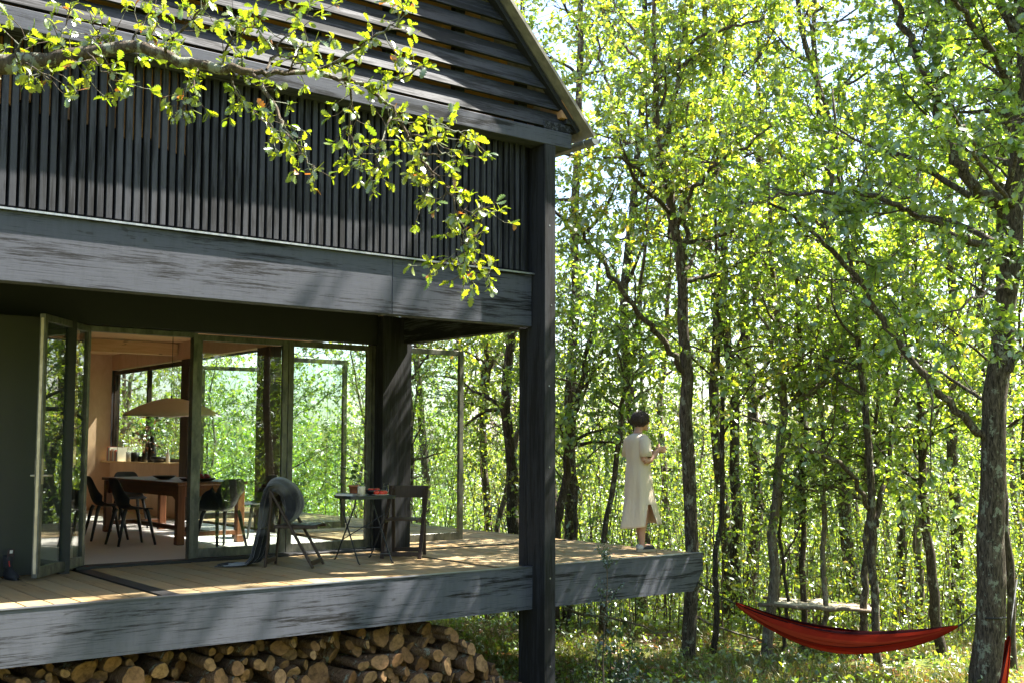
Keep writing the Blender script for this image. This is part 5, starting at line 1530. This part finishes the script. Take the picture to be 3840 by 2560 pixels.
pix_tree("oak_tree", "stout grey-barked oak at the right edge holding the right end of the red hammock",
    [(2268,1640,74),(2262,1500,66),(2273,1330,68),(2282,1180,58),(2288,1000,54),(2300,860,52),(2312,700,48),(2325,540,44),(2336,380,38),(2343,200,32),(2338,0,28),(2330,-220,21),(2322,-600,17),(2310,-1000,12),(2300,-1400,6)], 12.4,
    limbs=[([(2280,1015,0),(2230,975,-.1),(2165,905,-.2),(2085,820,-.3),(2020,720,-.4),(1960,630,-.5),(1890,560,-.6),(1830,500,-.7),(1770,470,-.9)], 21, 6, 11),
           ([(2290,925,0),(2235,905,.2),(2160,850,.5),(2090,815,.8)], 12, 5, 6),
           ([(2300,870,0),(2345,800,-.2),(2390,690,-.4),(2430,560,-.6)], 20, 6, 7),
           ([(2330,470,0),(2250,440,-.3),(2205,385,-.5),(2170,300,-.6),(2130,180,-.6),(2085,90,-.6),(2060,10,-.6),(2030,-110,-.6)], 30, 10, 11),
           ([(2325,560,0),(2240,560,-.4),(2150,520,-.8),(2080,480,-1),(2020,455,-1.1),(1930,440,-1.2),(1830,445,-1.3),(1760,455,-1.4)], 19, 5, 12),
           ([(2340,250,0),(2280,120,-.5),(2230,50,-.9),(2170,-30,-1.3)], 20, 7, 10),
           ([(2330,480,0),(2280,420,-1),(2230,330,-1.9),(2180,250,-2.6)], 12, 5, 9),
           ([(2330,640,0),(2290,660,-.7),(2230,690,-1.3),(2180,720,-1.8)], 9, 4, 7),
           ([(2338,100,0),(2390,0,-.4),(2450,-100,-.8)], 16, 7, 9),
           ([(2338,60,0),(2250,-60,.5),(2140,-150,1.2),(2040,-220,1.8)], 16, 5, 10)],
    auto=26, auto_from=0.52, auto_len=(1.6, 3.0), side=(-0.1, 0.45), sub=7, twigs=6, leaf=(0.07, 0.11), kind='mid', per=(8, 14), seed=12, wob=0.025, sides=12)
pix_tree("forked_tree", "slim oak forked low into two stems behind the hammock, a long limb leftward",
    [(2012,1545,20),(2010,1440,19),(2004,1300,19),(2003,1200,20),(1998,1150,17),(1990,1000,16),(1984,880,14),(1975,760,13),(1965,680,12),(1950,560,10),(1930,400,8),(1915,200,5)], 14.3,
    limbs=[([(2005,1205,0),(2025,1130,.2),(2045,1040,.4),(2058,930,.6),(2072,820,.8),(2080,720,1),(2090,600,1.2)], 15, 6, 8),
           ([(1998,1175,0),(1960,1095,-.3),(1905,1048,-.6),(1850,1030,-.9),(1805,985,-1.1),(1760,975,-1.2),(1700,950,-1.3)], 12, 4, 7),
           ([(1980,830,0),(2010,790,-.2),(2030,740,-.4)], 6, 3, 3)],
    auto=12, auto_from=0.5, auto_len=(1.0, 2.0), leaf=(0.07, 0.11), seed=13, wob=0.02)
pix_tree("slim_tree", "straight brown trunk through the left end of the stick platform",
    [(1765,1500,27),(1768,1400,24),(1777,1250,22),(1788,1100,21),(1800,960,19),(1798,880,18),(1788,780,16),(1782,700,14),(1778,600,12),(1772,450,9),(1765,300,6)], 15.2,
    limbs=[([(1800,960,0),(1830,900,.2),(1870,800,.5),(1900,700,.8),(1930,600,1)], 10, 4, 7)],
    auto=13, auto_from=0.45, auto_len=(1.0, 2.2), leaf=(0.07, 0.11), seed=14, barkmat='bark_pale')
pix_tree("slim_tree", "narrow pale trunk in front of the middle of the stick platform",
    [(1894,1490,13),(1896,1400,13),(1893,1260,12),(1892,1150,12),(1888,1040,11),(1880,900,9),(1878,760,7),(1875,600,5)], 15.4,
    auto=12, auto_from=0.5, auto_len=(0.9, 1.7), leaf=(0.07, 0.10), seed=15, barkmat='bark_pale', sub=5)
pix_tree("slim_tree", "brown trunk at the right end of the stick platform beside the forked oak",
    [(1976,1505,18),(1983,1400,17),(1990,1290,16),(1996,1200,13),(2004,1100,11),(2012,980,9),(2020,850,7)], 15.1,
    auto=10, auto_from=0.55, auto_len=(0.9, 1.7), leaf=(0.07, 0.10), seed=16, sub=5)
pix_tree("slim_tree", "dark mossy thin trunk just right of the lichen-spotted oak, near the deck beam end",
    [(1642,1488,16),(1650,1350,13),(1655,1200,12),(1658,1050,12),(1660,900,10),(1656,760,9),(1648,640,8),(1645,480,7),(1640,300,5)], 15.5,
    limbs=[([(1650,660,0),(1600,620,0),(1560,570,.2)], 5, 3, 4), ([(1655,780,0),(1720,840,0),(1780,910,.2),(1830,960,.3)], 6, 4, 6)],
    auto=11, auto_from=0.45, auto_len=(0.9, 1.8), leaf=(0.07, 0.10), seed=17, barkmat='bark_dark', sub=5)
pix_tree("slim_tree", "bowed dark trunk standing behind the right part of the red hammock",
    [(2165,1495,26),(2150,1400,25),(2135,1280,22),(2122,1150,20),(2117,1000,17),(2112,860,14),(2108,720,11),(2100,560,8)], 15.2,
    auto=12, auto_from=0.45, auto_len=(1.0, 2.2), leaf=(0.075, 0.115), seed=18, barkmat='bark_dark')
pix_tree("slim_tree", "thin dark ivy-clad trunk between two paler trunks of the stick platform",
    [(1842,1480,15),(1843,1350,14),(1844,1200,13),(1842,1050,13),(1840,900,12),(1836,760,10),(1832,600,7)], 15.9,
    auto=11, auto_from=0.45, auto_len=(0.9, 1.8), leaf=(0.07, 0.10), seed=19, barkmat='bark_dark', sub=5)
pix_tree("slim_tree", "leaning slender trunk left of the person on the deck",
    [(1386,1260,14),(1402,1160,13),(1418,1040,13),(1428,960,12),(1440,880,11),(1452,800,10),(1466,700,9),(1480,560,7),(1490,420,5)], 17.0,
    limbs=[([(1440,880,0),(1470,840,.1),(1520,800,.2)], 5, 3, 4)],
    auto=12, auto_from=0.45, auto_len=(1.0, 2.0), leaf=(0.07, 0.11), seed=20)
pix_tree("leaning_tree", "leaning trunk seen just right of the corner post, lower half lichened",
    [(1278,1240,20),(1285,1180,19),(1300,1090,18),(1312,1000,17),(1325,930,15),(1345,830,12),(1365,720,9),(1380,600,6)], 17.5,
    auto=12, auto_from=0.4, auto_len=(1.0, 2.0), leaf=(0.07, 0.11), seed=21, barkmat='bark_dark')
pix_tree("leaning_tree", "pale birch-like leaning trunk left of the corner post under the porch beam",
    [(1140,1230,12),(1155,1160,13),(1168,1080,13),(1180,1030,12),(1192,970,11),(1205,880,10),(1220,760,8),(1240,620,6)], 21.0,
    auto=11, auto_from=0.5, auto_len=(1.0, 1.9), leaf=(0.07, 0.11), seed=22, barkmat='bark_pale')
pix_tree("slim_tree", "double dark trunk beside the open glass door on the side deck",
    [(1122,1240,18),(1116,1120,18),(1110,1000,18),(1112,900,19),(1120,830,20),(1128,760,18),(1135,640,13),(1140,480,8)], 23.0,
    limbs=[([(1112,960,0),(1125,850,-.3),(1150,800,-.5),(1185,760,-.7),(1205,730,-.8)], 11, 5, 6)],
    auto=13, auto_from=0.45, auto_len=(1.2, 2.4), leaf=(0.07, 0.12), seed=23)
pix_tree("slim_tree", "dark thin trunk in the gap between the right oak and the hammock end",
    [(2322,1480,22),(2316,1330,20),(2308,1200,19),(2300,1100,18),(2296,900,17),(2300,600,15),(2310,300,13),(2320,0,11),(2325,-300,10),(2320,-700,8),(2325,-1100,6),(2320,-1450,4)], 14.5,
    auto=12, auto_from=0.4, auto_len=(1.2, 2.4), leaf=(0.075, 0.12), seed=24, barkmat='bark_dark', sub=7, twigs=6, per=(6, 9), side=(-0.35, 0.1))
pix_tree("sapling", "mossy two-stemmed sapling under the hammock's left rope",
    [(1800,1475,9),(1808,1400,8),(1804,1330,8),(1796,1250,7),(1792,1160,6),(1790,1080,4)], 15.6,
    limbs=[([(1790,1450,0),(1788,1380,0),(1800,1290,0),(1830,1220,0),(1858,1120,0)], 7, 3, 4)],
    auto=7, auto_from=0.55, auto_len=(0.5, 1.0), leaf=(0.06, 0.09), seed=25, barkmat='bark_dark', sub=4, twigs=4)
# fallen sticks leaning under the deck end
for i, (a, c_) in enumerate(((( 1300,1395,14.5),(1540,1450,15.0)), ((1560,1395,15.5),(1790,1490,15.6)))):
    mb = MB(); mb.smooth = True
    p, q = np.array(at(*a)), np.array(at(*c_))
    pts = [p+(q-p)*t_+RNG.normal(0, 0.03, 3) for t_ in np.linspace(0, 1, 8)]
    root = thing("fallen_branch", ["bare fallen branch lying across the brush below the end of the deck", "mossy fallen branch leaning left of the hammock's left tip"][i], "branch", tuple(pts[0]))
    mb.tube(pts, list(np.linspace(0.022, 0.010, 8)), 6); mb.shift(root.location); mb.build("stem", M['bark_pale'], root)

# ================================================================== THE WOOD BEHIND
def generic(rng, H, r, auto, leaf, sub, twigs, auto_from=0.28, ln=(0.9, 2.2), per=(6, 10)):
    lean = rng.normal(0, 0.05, 2)
    pts = [(lean[0]*h*0.6+rng.normal(0, 0.10), lean[1]*h*0.6+rng.normal(0, 0.10), h) for h in np.linspace(0, H, 8)]
    pts[0] = (0, 0, -0.3)
    return tree_parts(rng, pts, [r*1.15, r, r*0.85, r*0.7, r*0.5, r*0.3, r*0.12], auto=auto, auto_from=auto_from, auto_len=ln, sub=sub, twigs=twigs, leaf=leaf, per=per)
PROTO = []
for i in range(7):
    rng = np.random.default_rng(100+i)
    H = [9.5, 11, 12.5, 14, 10, 13, 8.5][i]
    mb, me = generic(rng, H, [0.065, 0.08, 0.095, 0.11, 0.06, 0.085, 0.05][i], 18, (0.065, 0.105), 5, 5, per=(4, 8))
    PROTO.append((mb, me))
LBL = ["slender oak deep in the sunlit wood beyond the deck", ]
protos = []
def forest(specs, label, group):
    for (x, y, pi, rz, sc) in specs:
        if pi not in forest.made:
            mb, me = PROTO[pi]
            root = thing("wood_tree", label, "tree", (x, y, ground_z(x, y)), rz, group)
            mb.build("trunk", M[['bark', 'bark_pale', 'bark_dark'][pi % 3]], root)
            c = bpy.data.objects.new("crown", me); COL.objects.link(c); c.parent = root
            forest.made[pi] = root
        else:
            root = copy_tree(forest.made[pi]); root["label"] = label; root["group"] = group
        root.location = (x, y, ground_z(x, y)); root.rotation_euler = (0, 0, rz); root.scale = (sc, sc, sc)
forest.made = {}
rng = np.random.default_rng(5)
def wpos(d, lat): return (0.616*d+0.788*lat, 0.788*d-0.616*lat)
def clear(x, y):
    if y > 7.5 and x < 11.6 and y < 24.5: return False          # house and deck
    return True
taken = []
near, farl = [], []
tries = 0
while len(near)+len(farl) < 66 and tries < 20000:
    tries += 1
    d = 17.5+rng.random()**1.1*26
    lat = rng.uniform(-0.55, 0.53)*d
    x, y = wpos(d, lat)
    if not clear(x, y): continue
    if lat > 0.33*d and rng.random() < 0.3: continue
    md = 1.7 if d < 26 else 2.2
    if any((x-a)**2+(y-c_)**2 < md*md for a, c_ in taken): continue
    taken.append((x, y))
    (near if d < 27 else farl).append((x, y, int(rng.integers(0, 7)), rng.random()*6.28, rng.uniform(0.8, 1.15)))
ORD = ["", "second ", "third ", "fourth ", "fifth ", "sixth ", "seventh ", "eighth ", "ninth ", "tenth ", "eleventh ", "twelfth "]
ZONES = [(-9999, 200, "outside the picture beyond the left panel"), (200, 460, "seen through the open doorway"), (460, 680, "seen through the first fixed pane"), (680, 890, "seen through the second fixed pane"), (890, 1060, "seen through the open door on the side deck"), (1060, 1240, "between the side door and the corner post"),
         (1240, 1420, "between the corner post and the person"), (1420, 1580, "between the person and the lichen-spotted oak"), (1580, 1720, "just right of the lichen-spotted oak"), (1720, 1900, "behind the left half of the hammock"), (1900, 2060, "behind the forked oak"), (2060, 2260, "between the forked oak and the stout oak"), (2260, 9999, "to the right of the stout oak")]
def forest_zones(sp, group):
    byz = {}
    for s_ in sp:
        d_ = Vector((s_[0], s_[1], 0))-CAM; px = (PX_X+F_PX*d_.dot(rgt)/d_.dot(fwd))*2352/3840
        z_ = [q for q in ZONES if q[0] <= px < q[1]][0][2]
        byz.setdefault(z_, []).append((d_.dot(fwd), s_))
    for z_, L_ in byz.items():
        for i_, (dd, s_) in enumerate(sorted(L_, key=lambda q: q[0])):
            forest([s_], (ORD[i_] if i_ < 12 else "far ")+"nearest slender wood oak "+z_, group)
forest_zones(near+farl, "slender oaks of the wood beyond the deck")
TALL = []
for i in range(3):
    rngt = np.random.default_rng(300+i)
    H = (15.5, 14.0, 16.5)[i]; ln_ = rngt.normal(0, .05, 2)
    pts = [(ln_[0]*h+rngt.normal(0, .12), ln_[1]*h+rngt.normal(0, .12), h) for h in np.linspace(0, H, 9)]; pts[0] = (0, 0, -.3)
    TALL.append(tree_parts(rngt, pts, [.12, .105, .095, .08, .065, .05, .03, .015], auto=26, auto_from=0.42, auto_len=(1.6, 3.2), sub=6, twigs=6, leaf=(.065, .105), per=(6, 9)))
tall_made = {}
for k_, (px_, d_, i_) in enumerate(((1300, 19.5, 0), (1470, 20.5, 2), (1680, 20.5, 0), (1850, 22.0, 2), (1990, 19.0, 1), (2150, 20.5, 0), (2300, 21.0, 2), (1010, 25.5, 1))):
    p_ = at(px_, 1200, d_)
    if any((p_.x-a)**2+(p_.y-c_)**2 < 0.5 for a, c_ in taken): p_.x += 0.6
    lab_ = "tall airy oak of the wood, "+[q for q in ZONES if q[0] <= px_ < q[1]][0][2]
    if i_ not in tall_made:
        rt = thing("tall_oak", lab_, "tree", (p_.x, p_.y, ground_z(p_.x, p_.y)), 0, "tall oaks of the wood")
        TALL[i_][0].build("trunk", M['bark'], rt); c_ = bpy.data.objects.new("crown", TALL[i_][1]); COL.objects.link(c_); c_.parent = rt; tall_made[i_] = rt
    else:
        rt = copy_tree(tall_made[i_]); rt["label"] = lab_; rt["group"] = "tall oaks of the wood"
    rt.location = (p_.x, p_.y, ground_z(p_.x, p_.y)); rt.rotation_euler = (0, 0, k_*2.4)
# trees to the right and behind the camera, mirrored in the panes
side = []
tries = 0
while len(side) < 26 and tries < 5000:
    tries += 1
    x, y = rng.uniform(6, 34), rng.uniform(-26, -1.0)
    if x < 12 and y > -8: continue
    if any((x-a)**2+(y-c_)**2 < 6 for a, c_ in taken): continue
    taken.append((x, y)); side.append((x, y, int(rng.integers(0, 7)), rng.random()*6.28, rng.uniform(0.8, 1.1)))
tries = 0
while len(side) < 50 and tries < 5000:
    tries += 1
    x, y = rng.uniform(-18, 5), rng.uniform(-22, -4)
    if any((x-a)**2+(y-c_)**2 < 6 for a, c_ in taken): continue
    taken.append((x, y)); side.append((x, y, int(rng.integers(0, 7)), rng.random()*6.28, rng.uniform(0.9, 1.15)))
for k_, (x, y, i_) in enumerate(((9.0, -0.5, 0), (11.5, 1.6, 2), (13.8, 3.0, 1), (12.6, -1.6, 0), (8.2, -3.6, 2), (15.6, 0.8, 0), (16.8, 4.4, 2))):  # unseen oaks added to shade the yard and dim the facade's fill light
    rt = copy_tree(tall_made[i_]); rt["label"] = "tall oak added out of view to shade the yard, mirrored in the glass doors"; rt["group"] = "tall oaks added to shade the yard"
    rt.location = (x, y, ground_z(x, y)); rt.rotation_euler = (0, 0, k_*1.7); rt.scale = (0.95, 0.95, 0.92)
forest(side, "oak in the wood facing the house, mirrored in the glass doors", "trees mirrored in the glass doors")

# undergrowth: countless leafy shoots on the forest floor
def undergrowth():
    rng = np.random.default_rng(31)
    P = []; D = []
    mb = MB()
    cnt = 0
    while cnt < 4200:
        d = 16.6+rng.random()**1.05*30; lat = rng.uniform(-0.6, 0.58)*d
        x, y = wpos(d, lat)
        if not clear(x, y): continue
        cnt += 1
        h = (0.5+6.5*rng.random()**1.5)*min(1.0, 0.25+(d-16.5)/7.0)
        z0 = ground_z(x, y)
        lean = rng.normal(0, 0.18, 2)
        n = int(5+h*5)
        stem = [(x+lean[0]*h*t_*t_, y+lean[1]*h*t_*t_, z0+h*t_) for t_ in (0, .35, .7, 1)]
        if d < 30: mb.tube(stem, [0.012, 0.009, 0.006, 0.003], 3, False)
        for j in range(n):
            t_ = 0.12+0.88*rng.random(); sp = 0.16+0.26*h*(1-0.5*t_)*0.55
            P.append((x+lean[0]*h*t_*t_+rng.normal(0, sp), y+lean[1]*h*t_*t_+rng.normal(0, sp), z0+h*t_+rng.normal(0, 0.08)))
            D.append(rng.normal(0, 1, 3))
    Pn, A, Nn, S = rosettes(rng, P, D, 4, 8, (0.05, 0.095), 1.2, 0.1, 0.26)
    me = leaves_mesh("undergrowth", Pn, A, Nn, S, M['leaf_under'], 'small')
    o = bpy.data.objects.new("undergrowth", me); COL.objects.link(o); tag(o, "leafy green undergrowth filling the forest floor between the trunks", None, None, "stuff")
    s_ = mb.build("undergrowth_stems", M['twig']); s_.parent = o; s_["kind"] = "stuff"
undergrowth()
def far_wood():
    rng = np.random.default_rng(33)
    P = []; D = []
    for i in range(1500):
        d = rng.uniform(46, 85); lat = rng.uniform(-0.7, 0.7)*d
        x, y = wpos(d, lat)
        z0 = ground_z(x, y) if d < 60 else -10.0
        z0 = max(z0, -10.5)
        h = rng.uniform(7, 13)
        for j in range(22):
            t_ = 0.15+0.85*rng.random()
            P.append((x+rng.normal(0, 1.0), y+rng.normal(0, 1.0), z0+h*t_)); D.append(rng.normal(0, 1, 3))
    for i in range(900):                       # the wood opposite, mirrored in the glass
        d = rng.uniform(36, 62); lat = rng.uniform(-0.65, 0.45)*d
        x, y = wpos(d, lat); y = 23.98-y
        z0 = ground_z(x, y); h = rng.uniform(5, 12)
        for j in range(26):
            t_ = rng.random(); P.append((x+rng.normal(0, 1.1), y+rng.normal(0, 1.1), z0+h*t_)); D.append(rng.normal(0, 1, 3))
    Pn, A, Nn, S = rosettes(rng, P, D, 4, 7, (0.20, 0.34), 1.2, 0.1, 0.6)
    me = leaves_mesh("far_wood", Pn, A, Nn, S, M['leaf'], 'small')
    o = bpy.data.objects.new("far_wood", me); COL.objects.link(o); tag(o, "distant wooded slope behind the trunks", None, None, "stuff")
far_wood()

# grass and small weeds on the near slope
def grass():
    rng = np.random.default_rng(41)
    N = 90000
    d = 11.5+rng.random(N)**1.1*8.5; lat = rng.uniform(-0.30, 0.52, N)*d
    x = 0.616*d+0.788*lat; y = 0.788*d-0.616*lat
    dens = np.sin(x*1.7+np.sin(y*1.3)*2)*np.sin(y*1.9+1.0)+rng.normal(0, 0.35, N)
    ok = (dens > -0.15) & ~((x < 7.3) & (y > 9.25) & (y < 10.4))
    x, y = x[ok], y[ok]; N = len(x)
    z = np.vectorize(ground_z)(x, y)
    h = rng.uniform(0.05, 0.16, N); a = rng.random(N)*6.28; wd = rng.uniform(0.003, 0.006, N)
    ln = rng.normal(0, 0.5, (N, 2))*h[:, None]
    dx, dy = np.cos(a)*wd, np.sin(a)*wd
    V = np.zeros((N, 5, 3))
    V[:, 0] = np.stack([x-dx, y-dy, z-0.01], 1); V[:, 1] = np.stack([x+dx, y+dy, z-0.01], 1)
    V[:, 2] = np.stack([x+dx*.8+ln[:, 0]*.35, y+dy*.8+ln[:, 1]*.35, z+h*.6], 1); V[:, 3] = np.stack([x-dx*.8+ln[:, 0]*.35, y-dy*.8+ln[:, 1]*.35, z+h*.6], 1)
    V[:, 4] = np.stack([x+ln[:, 0], y+ln[:, 1], z+h*.95], 1)
    F_ = np.array([(0, 1, 2), (0, 2, 3), (3, 2, 4)])[None]+(np.arange(N)*5)[:, None, None]
    gm = mat_leaf('grass_blade', [(0.0, (0.06, 0.10, 0.014)), (0.5, (0.15, 0.17, 0.035)), (0.8, (0.27, 0.24, 0.08)), (1.0, (0.33, 0.27, 0.12))], 0.4, gloss=0.06)
    o = bpy.data.objects.new("grass", raw_mesh("grass", V.reshape(-1, 3), F_.reshape(-1, 3), gm)); COL.objects.link(o); tag(o, "thin grass on the slope below the deck", None, None, "stuff")
    # low weeds
    M_ = 4200
    d = 11.5+rng.random(M_)*9; lat = rng.uniform(-0.32, 0.52, M_)*d
    x = 0.616*d+0.788*lat; y = 0.788*d-0.616*lat
    ok = ~((x < 7.3) & (y > 9.25) & (y < 10.4)); x, y = x[ok], y[ok]
    P = np.stack([x, y, np.vectorize(ground_z)(x, y)+rng.uniform(0.02, 0.22, len(x))], 1)
    Pn, A, Nn, S = rosettes(rng, P, rng.normal(0, 1, P.shape), 3, 7, (0.03, 0.075), 1.2, 0.0, 0.1)
    o = bpy.data.objects.new("weeds", leaves_mesh("weeds", Pn, A, Nn, S, M['leaf_under'], 'small')); COL.objects.link(o); tag(o, "low leafy weeds among the grass", None, None, "stuff")
    # fallen leaves on the ground
    M_ = 12000
    d = 11.0+rng.random(M_)*9; lat = rng.uniform(-0.35, 0.52, M_)*d
    x = 0.616*d+0.788*lat; y = 0.788*d-0.616*lat
    P = np.stack([x, y, np.vectorize(ground_z)(x, y)+rng.uniform(0.01, 0.04, len(x))], 1)
    A = norm(rng.normal(0, 1, P.shape)*np.array([1, 1, 0.25])); Nn = norm(np.array([0, 0, 1.0])+rng.normal(0, 0.3, P.shape))
    o = bpy.data.objects.new("leaf_litter", leaves_mesh("leaf_litter", P, A, Nn, rng.uniform(0.05, 0.09, len(P)), M['leaf_dry'], 'small')); COL.objects.link(o); tag(o, "dry brown leaves strewn over the ground", None, None, "stuff")
grass()
def sticks():
    rng = np.random.default_rng(43); mb = MB()
    for i in range(420):
        d = 11.5+rng.random()*8; lat = rng.uniform(-.3, .5)*d; x, y = wpos(d, lat)
        if x < 7.3 and 9.2 < y < 10.4: continue
        z = ground_z(x, y)+.015; a = rng.random()*6.28; L = rng.uniform(.12, .7)
        mb.tube([(x, y, z), (x+math.cos(a)*L*.5+rng.normal(0, .02), y+math.sin(a)*L*.5, z+rng.uniform(0, .05)), (x+math.cos(a)*L, y+math.sin(a)*L, z+rng.uniform(0, .06))], [.007, .006, .003], 4)
    o = mb.build("fallen_twigs", M['twig']); tag(o, "thin fallen twigs scattered over the forest floor", None, None, "stuff")
sticks()

# ================================================================== OAK BOUGH OVER THE FACADE
def near_bough():
    rng = np.random.default_rng(77)
    d = 5.2
    k = F_PX/3840*2352
    mb = MB(); mb.smooth = True
    tips, dirs = [], []
    main = [(-420,250,.1),(-150,175,0),(0,148,0),(100,140,0),(200,122,.02),(300,110,.05),(380,126,.05),(450,152,.05),(530,160,.05),(580,165,.05)]
    tr = [at(-900,560,d+.4), at(-700,380,d+.2)]+[at(x,y,d+o) for x,y,o in main]
    n = 40; T = [p+rng.normal(0, 0.006, 3) for p in catmull(tr, n)]
    rad = np.interp(np.linspace(0,1,n), [0,.25,.5,.75,1], [.09,.06,.034,.026,.018])
    mb.tube(T, list(rad*(1+rng.normal(0,.06,n))), 9)
    L = [ # pixel limbs off the bough: (points with depth offset), width0, width1
     ([(575,165,.05),(640,165,.1),(720,170,.2),(790,180,.25),(850,205,.3),(900,250,.3),(930,310,.3),(960,360,.3),(1000,400,.3),(1035,450,.3),(1050,520,.3)], 14, 2.5),
     ([(575,165,.05),(610,210,0),(640,265,-.05),(660,310,-.1),(700,350,-.1),(720,400,-.1)], 12, 2.5),
     ([(720,170,.2),(770,145,.1),(830,110,.05),(870,80,0),(915,50,-.05),(925,10,-.1)], 10, 2.5),
     ([(850,205,.3),(900,190,.2),(945,170,.1),(990,150,.1)], 7, 2.5),
     ([(790,180,.25),(810,230,.35),(800,290,.4),(815,340,.4),(850,400,.4)], 7, 2.5),
     ([(900,250,.3),(880,310,.2),(865,370,.2),(850,420,.2)], 6, 2),
     ([(450,152,.05),(445,190,-.05),(430,220,-.1),(420,260,-.1)], 6, 2),
     ([(530,160,.05),(540,200,.1),(565,240,.2),(620,290,.25),(650,330,.25)], 6, 2),
     ([(380,126,.05),(400,90,-.1),(440,50,-.2),(470,10,-.3),(490,-40,-.3)], 8, 3),
     ([(300,110,.05),(320,70,.1),(350,20,.15),(370,-40,.2)], 6, 2),
     ([(200,122,.02),(230,150,-.1),(260,185,-.1),(300,200,-.1)], 5, 2),
     ([(100,140,0),(130,100,.05),(150,50,.1),(160,-10,.1)], 6, 2),
     ([(20,148,0),(40,110,-.1),(70,80,-.15)], 5, 2),
     ([(60,142,0),(90,165,-.1),(130,170,-.1)], 4, 2),
     ([(260,112,.02),(230,80,.1),(210,50,.15)], 5, 2),
     ([(500,155,.05),(520,110,.0),(560,70,-.1),(600,40,-.1)], 7, 2),
     ([(610,160,.1),(640,110,.2),(680,60,.3),(720,20,.3)], 7, 2),
     ([(660,166,.1),(690,120,.0),(740,90,-.1)], 5, 2),
     ([(930,310,.3),(980,320,.2),(1030,305,.1),(1060,310,.1),(1090,330,.1)], 6, 2),
     ([(960,360,.3),(1010,350,.3),(1060,370,.3)], 5, 2),
     ([(1035,450,.3),(1060,480,.3),(1105,485,.3),(1128,488,.3)], 4, 2),
     ([(1000,400,.3),(985,440,.3),(970,470,.3)], 4, 2),
     ([(1050,520,.3),(1065,560,.3),(1085,545,.3)], 3, 1.5),
     ([(1050,520,.3),(1080,570,.32),(1070,610,.32),(1060,640,.32)], 3.5, 1.5),
     ([(1078,572,.32),(1030,600,.32),(985,610,.32)], 3, 1.5),
     ([(1070,600,.32),(1100,620,.32),(1128,636,.32)], 3, 1.5)]
    for pl, w0, w1 in L:
        n = max(6, 3*len(pl)); Lp = [p+rng.normal(0, .008, 3) for p in catmull([at(x,y,d+o) for x,y,o in pl], n)]
        rr = np.linspace(w0, w1, n)/2/k*d
        mb.tube(Lp, list(rr), 6, False)
        # side twigs
        tot = sum(float(np.linalg.norm(Lp[i+1]-Lp[i])) for i in range(n-1))
        m = max(6, int(tot/0.027))
        for j in range(m):
            t_ = 0.15+0.85*(j+rng.random())/m; u = min(t_, .999)*(n-1); q = int(u)
            p = Lp[q]+(Lp[min(q+1,n-1)]-Lp[q])*(u-q); tg = norm((Lp[min(q+1,n-1)]-Lp[max(q-1,0)])[None])[0]
            if rng.random() < 0.12: continue
            dd = tg*0.5+rng.normal(0, .6, 3)*np.array([1,1,.8])+np.array([0,0,.05])
            tw = wander(rng, p, dd, rng.uniform(.05,.17), 3, .25, 0)
            mb.tube(tw, [.0026,.0022,.0018,.0014], 4, False)
            tips.append(tw[-1]); dirs.append(tw[-1]-tw[-2])
        tips.append(Lp[-1]); dirs.append(Lp[-1]-Lp[-2])
    # sprigs along the bough itself
    for j in range(34):
        q = int(rng.integers(10, 39)); p = T[q]
        dd = rng.normal(0, .5, 3)+np.array([.2,.5,.8])
        tw = wander(rng, p, dd, rng.uniform(.12,.32), 3, .3, 0)
        mb.tube(tw, [.004,.003,.002,.0015], 4, False); tips.append(tw[-1]); dirs.append(tw[-1]-tw[-2]); tips.append(tw[1]); dirs.append(rng.normal(0,1,3))
    P, A, Nn, S = rosettes(rng, tips, dirs, 4, 7, (0.036, 0.062), 0.95, 0.12, 0.03)
    dry = rng.random(len(P)) < 0.025
    base = at(-900, 560, d+.4); gz = ground_z(base.x, base.y)
    root = thing("oak_tree", "foreground oak reaching its long leafy lichened bough across the black gable", "tree", (base.x, base.y, gz))
    mb.shift(root.location); mb.build("bough", mat_bark('bough_bark', (0.05, 0.038, 0.026), (0.15, 0.115, 0.08), 0.75, 0.25), root)
    tb = MB(); tb.smooth = True
    tb.tube(catmull([(base.x-.1, base.y-.1, gz-.2), (base.x-.05, base.y, gz+1.2), (base.x, base.y, base.z), (base.x-.2, base.y+.1, base.z+3)], 14), list(np.linspace(.2,.11,14)), 10)
    tb.shift(root.location); tb.build("trunk", M['bark'], root)
    bl = np.array(root.location)
    for nm, msk, mt in (("leaves", ~dry, 'leaf_near'), ("withered_leaves", dry, 'leaf_dry')):
        me = leaves_mesh(nm, P[msk]-bl, A[msk], Nn[msk], S[msk], M[mt], 'varied')
        o = bpy.data.objects.new(nm, me); COL.objects.link(o); o.parent = root
near_bough()
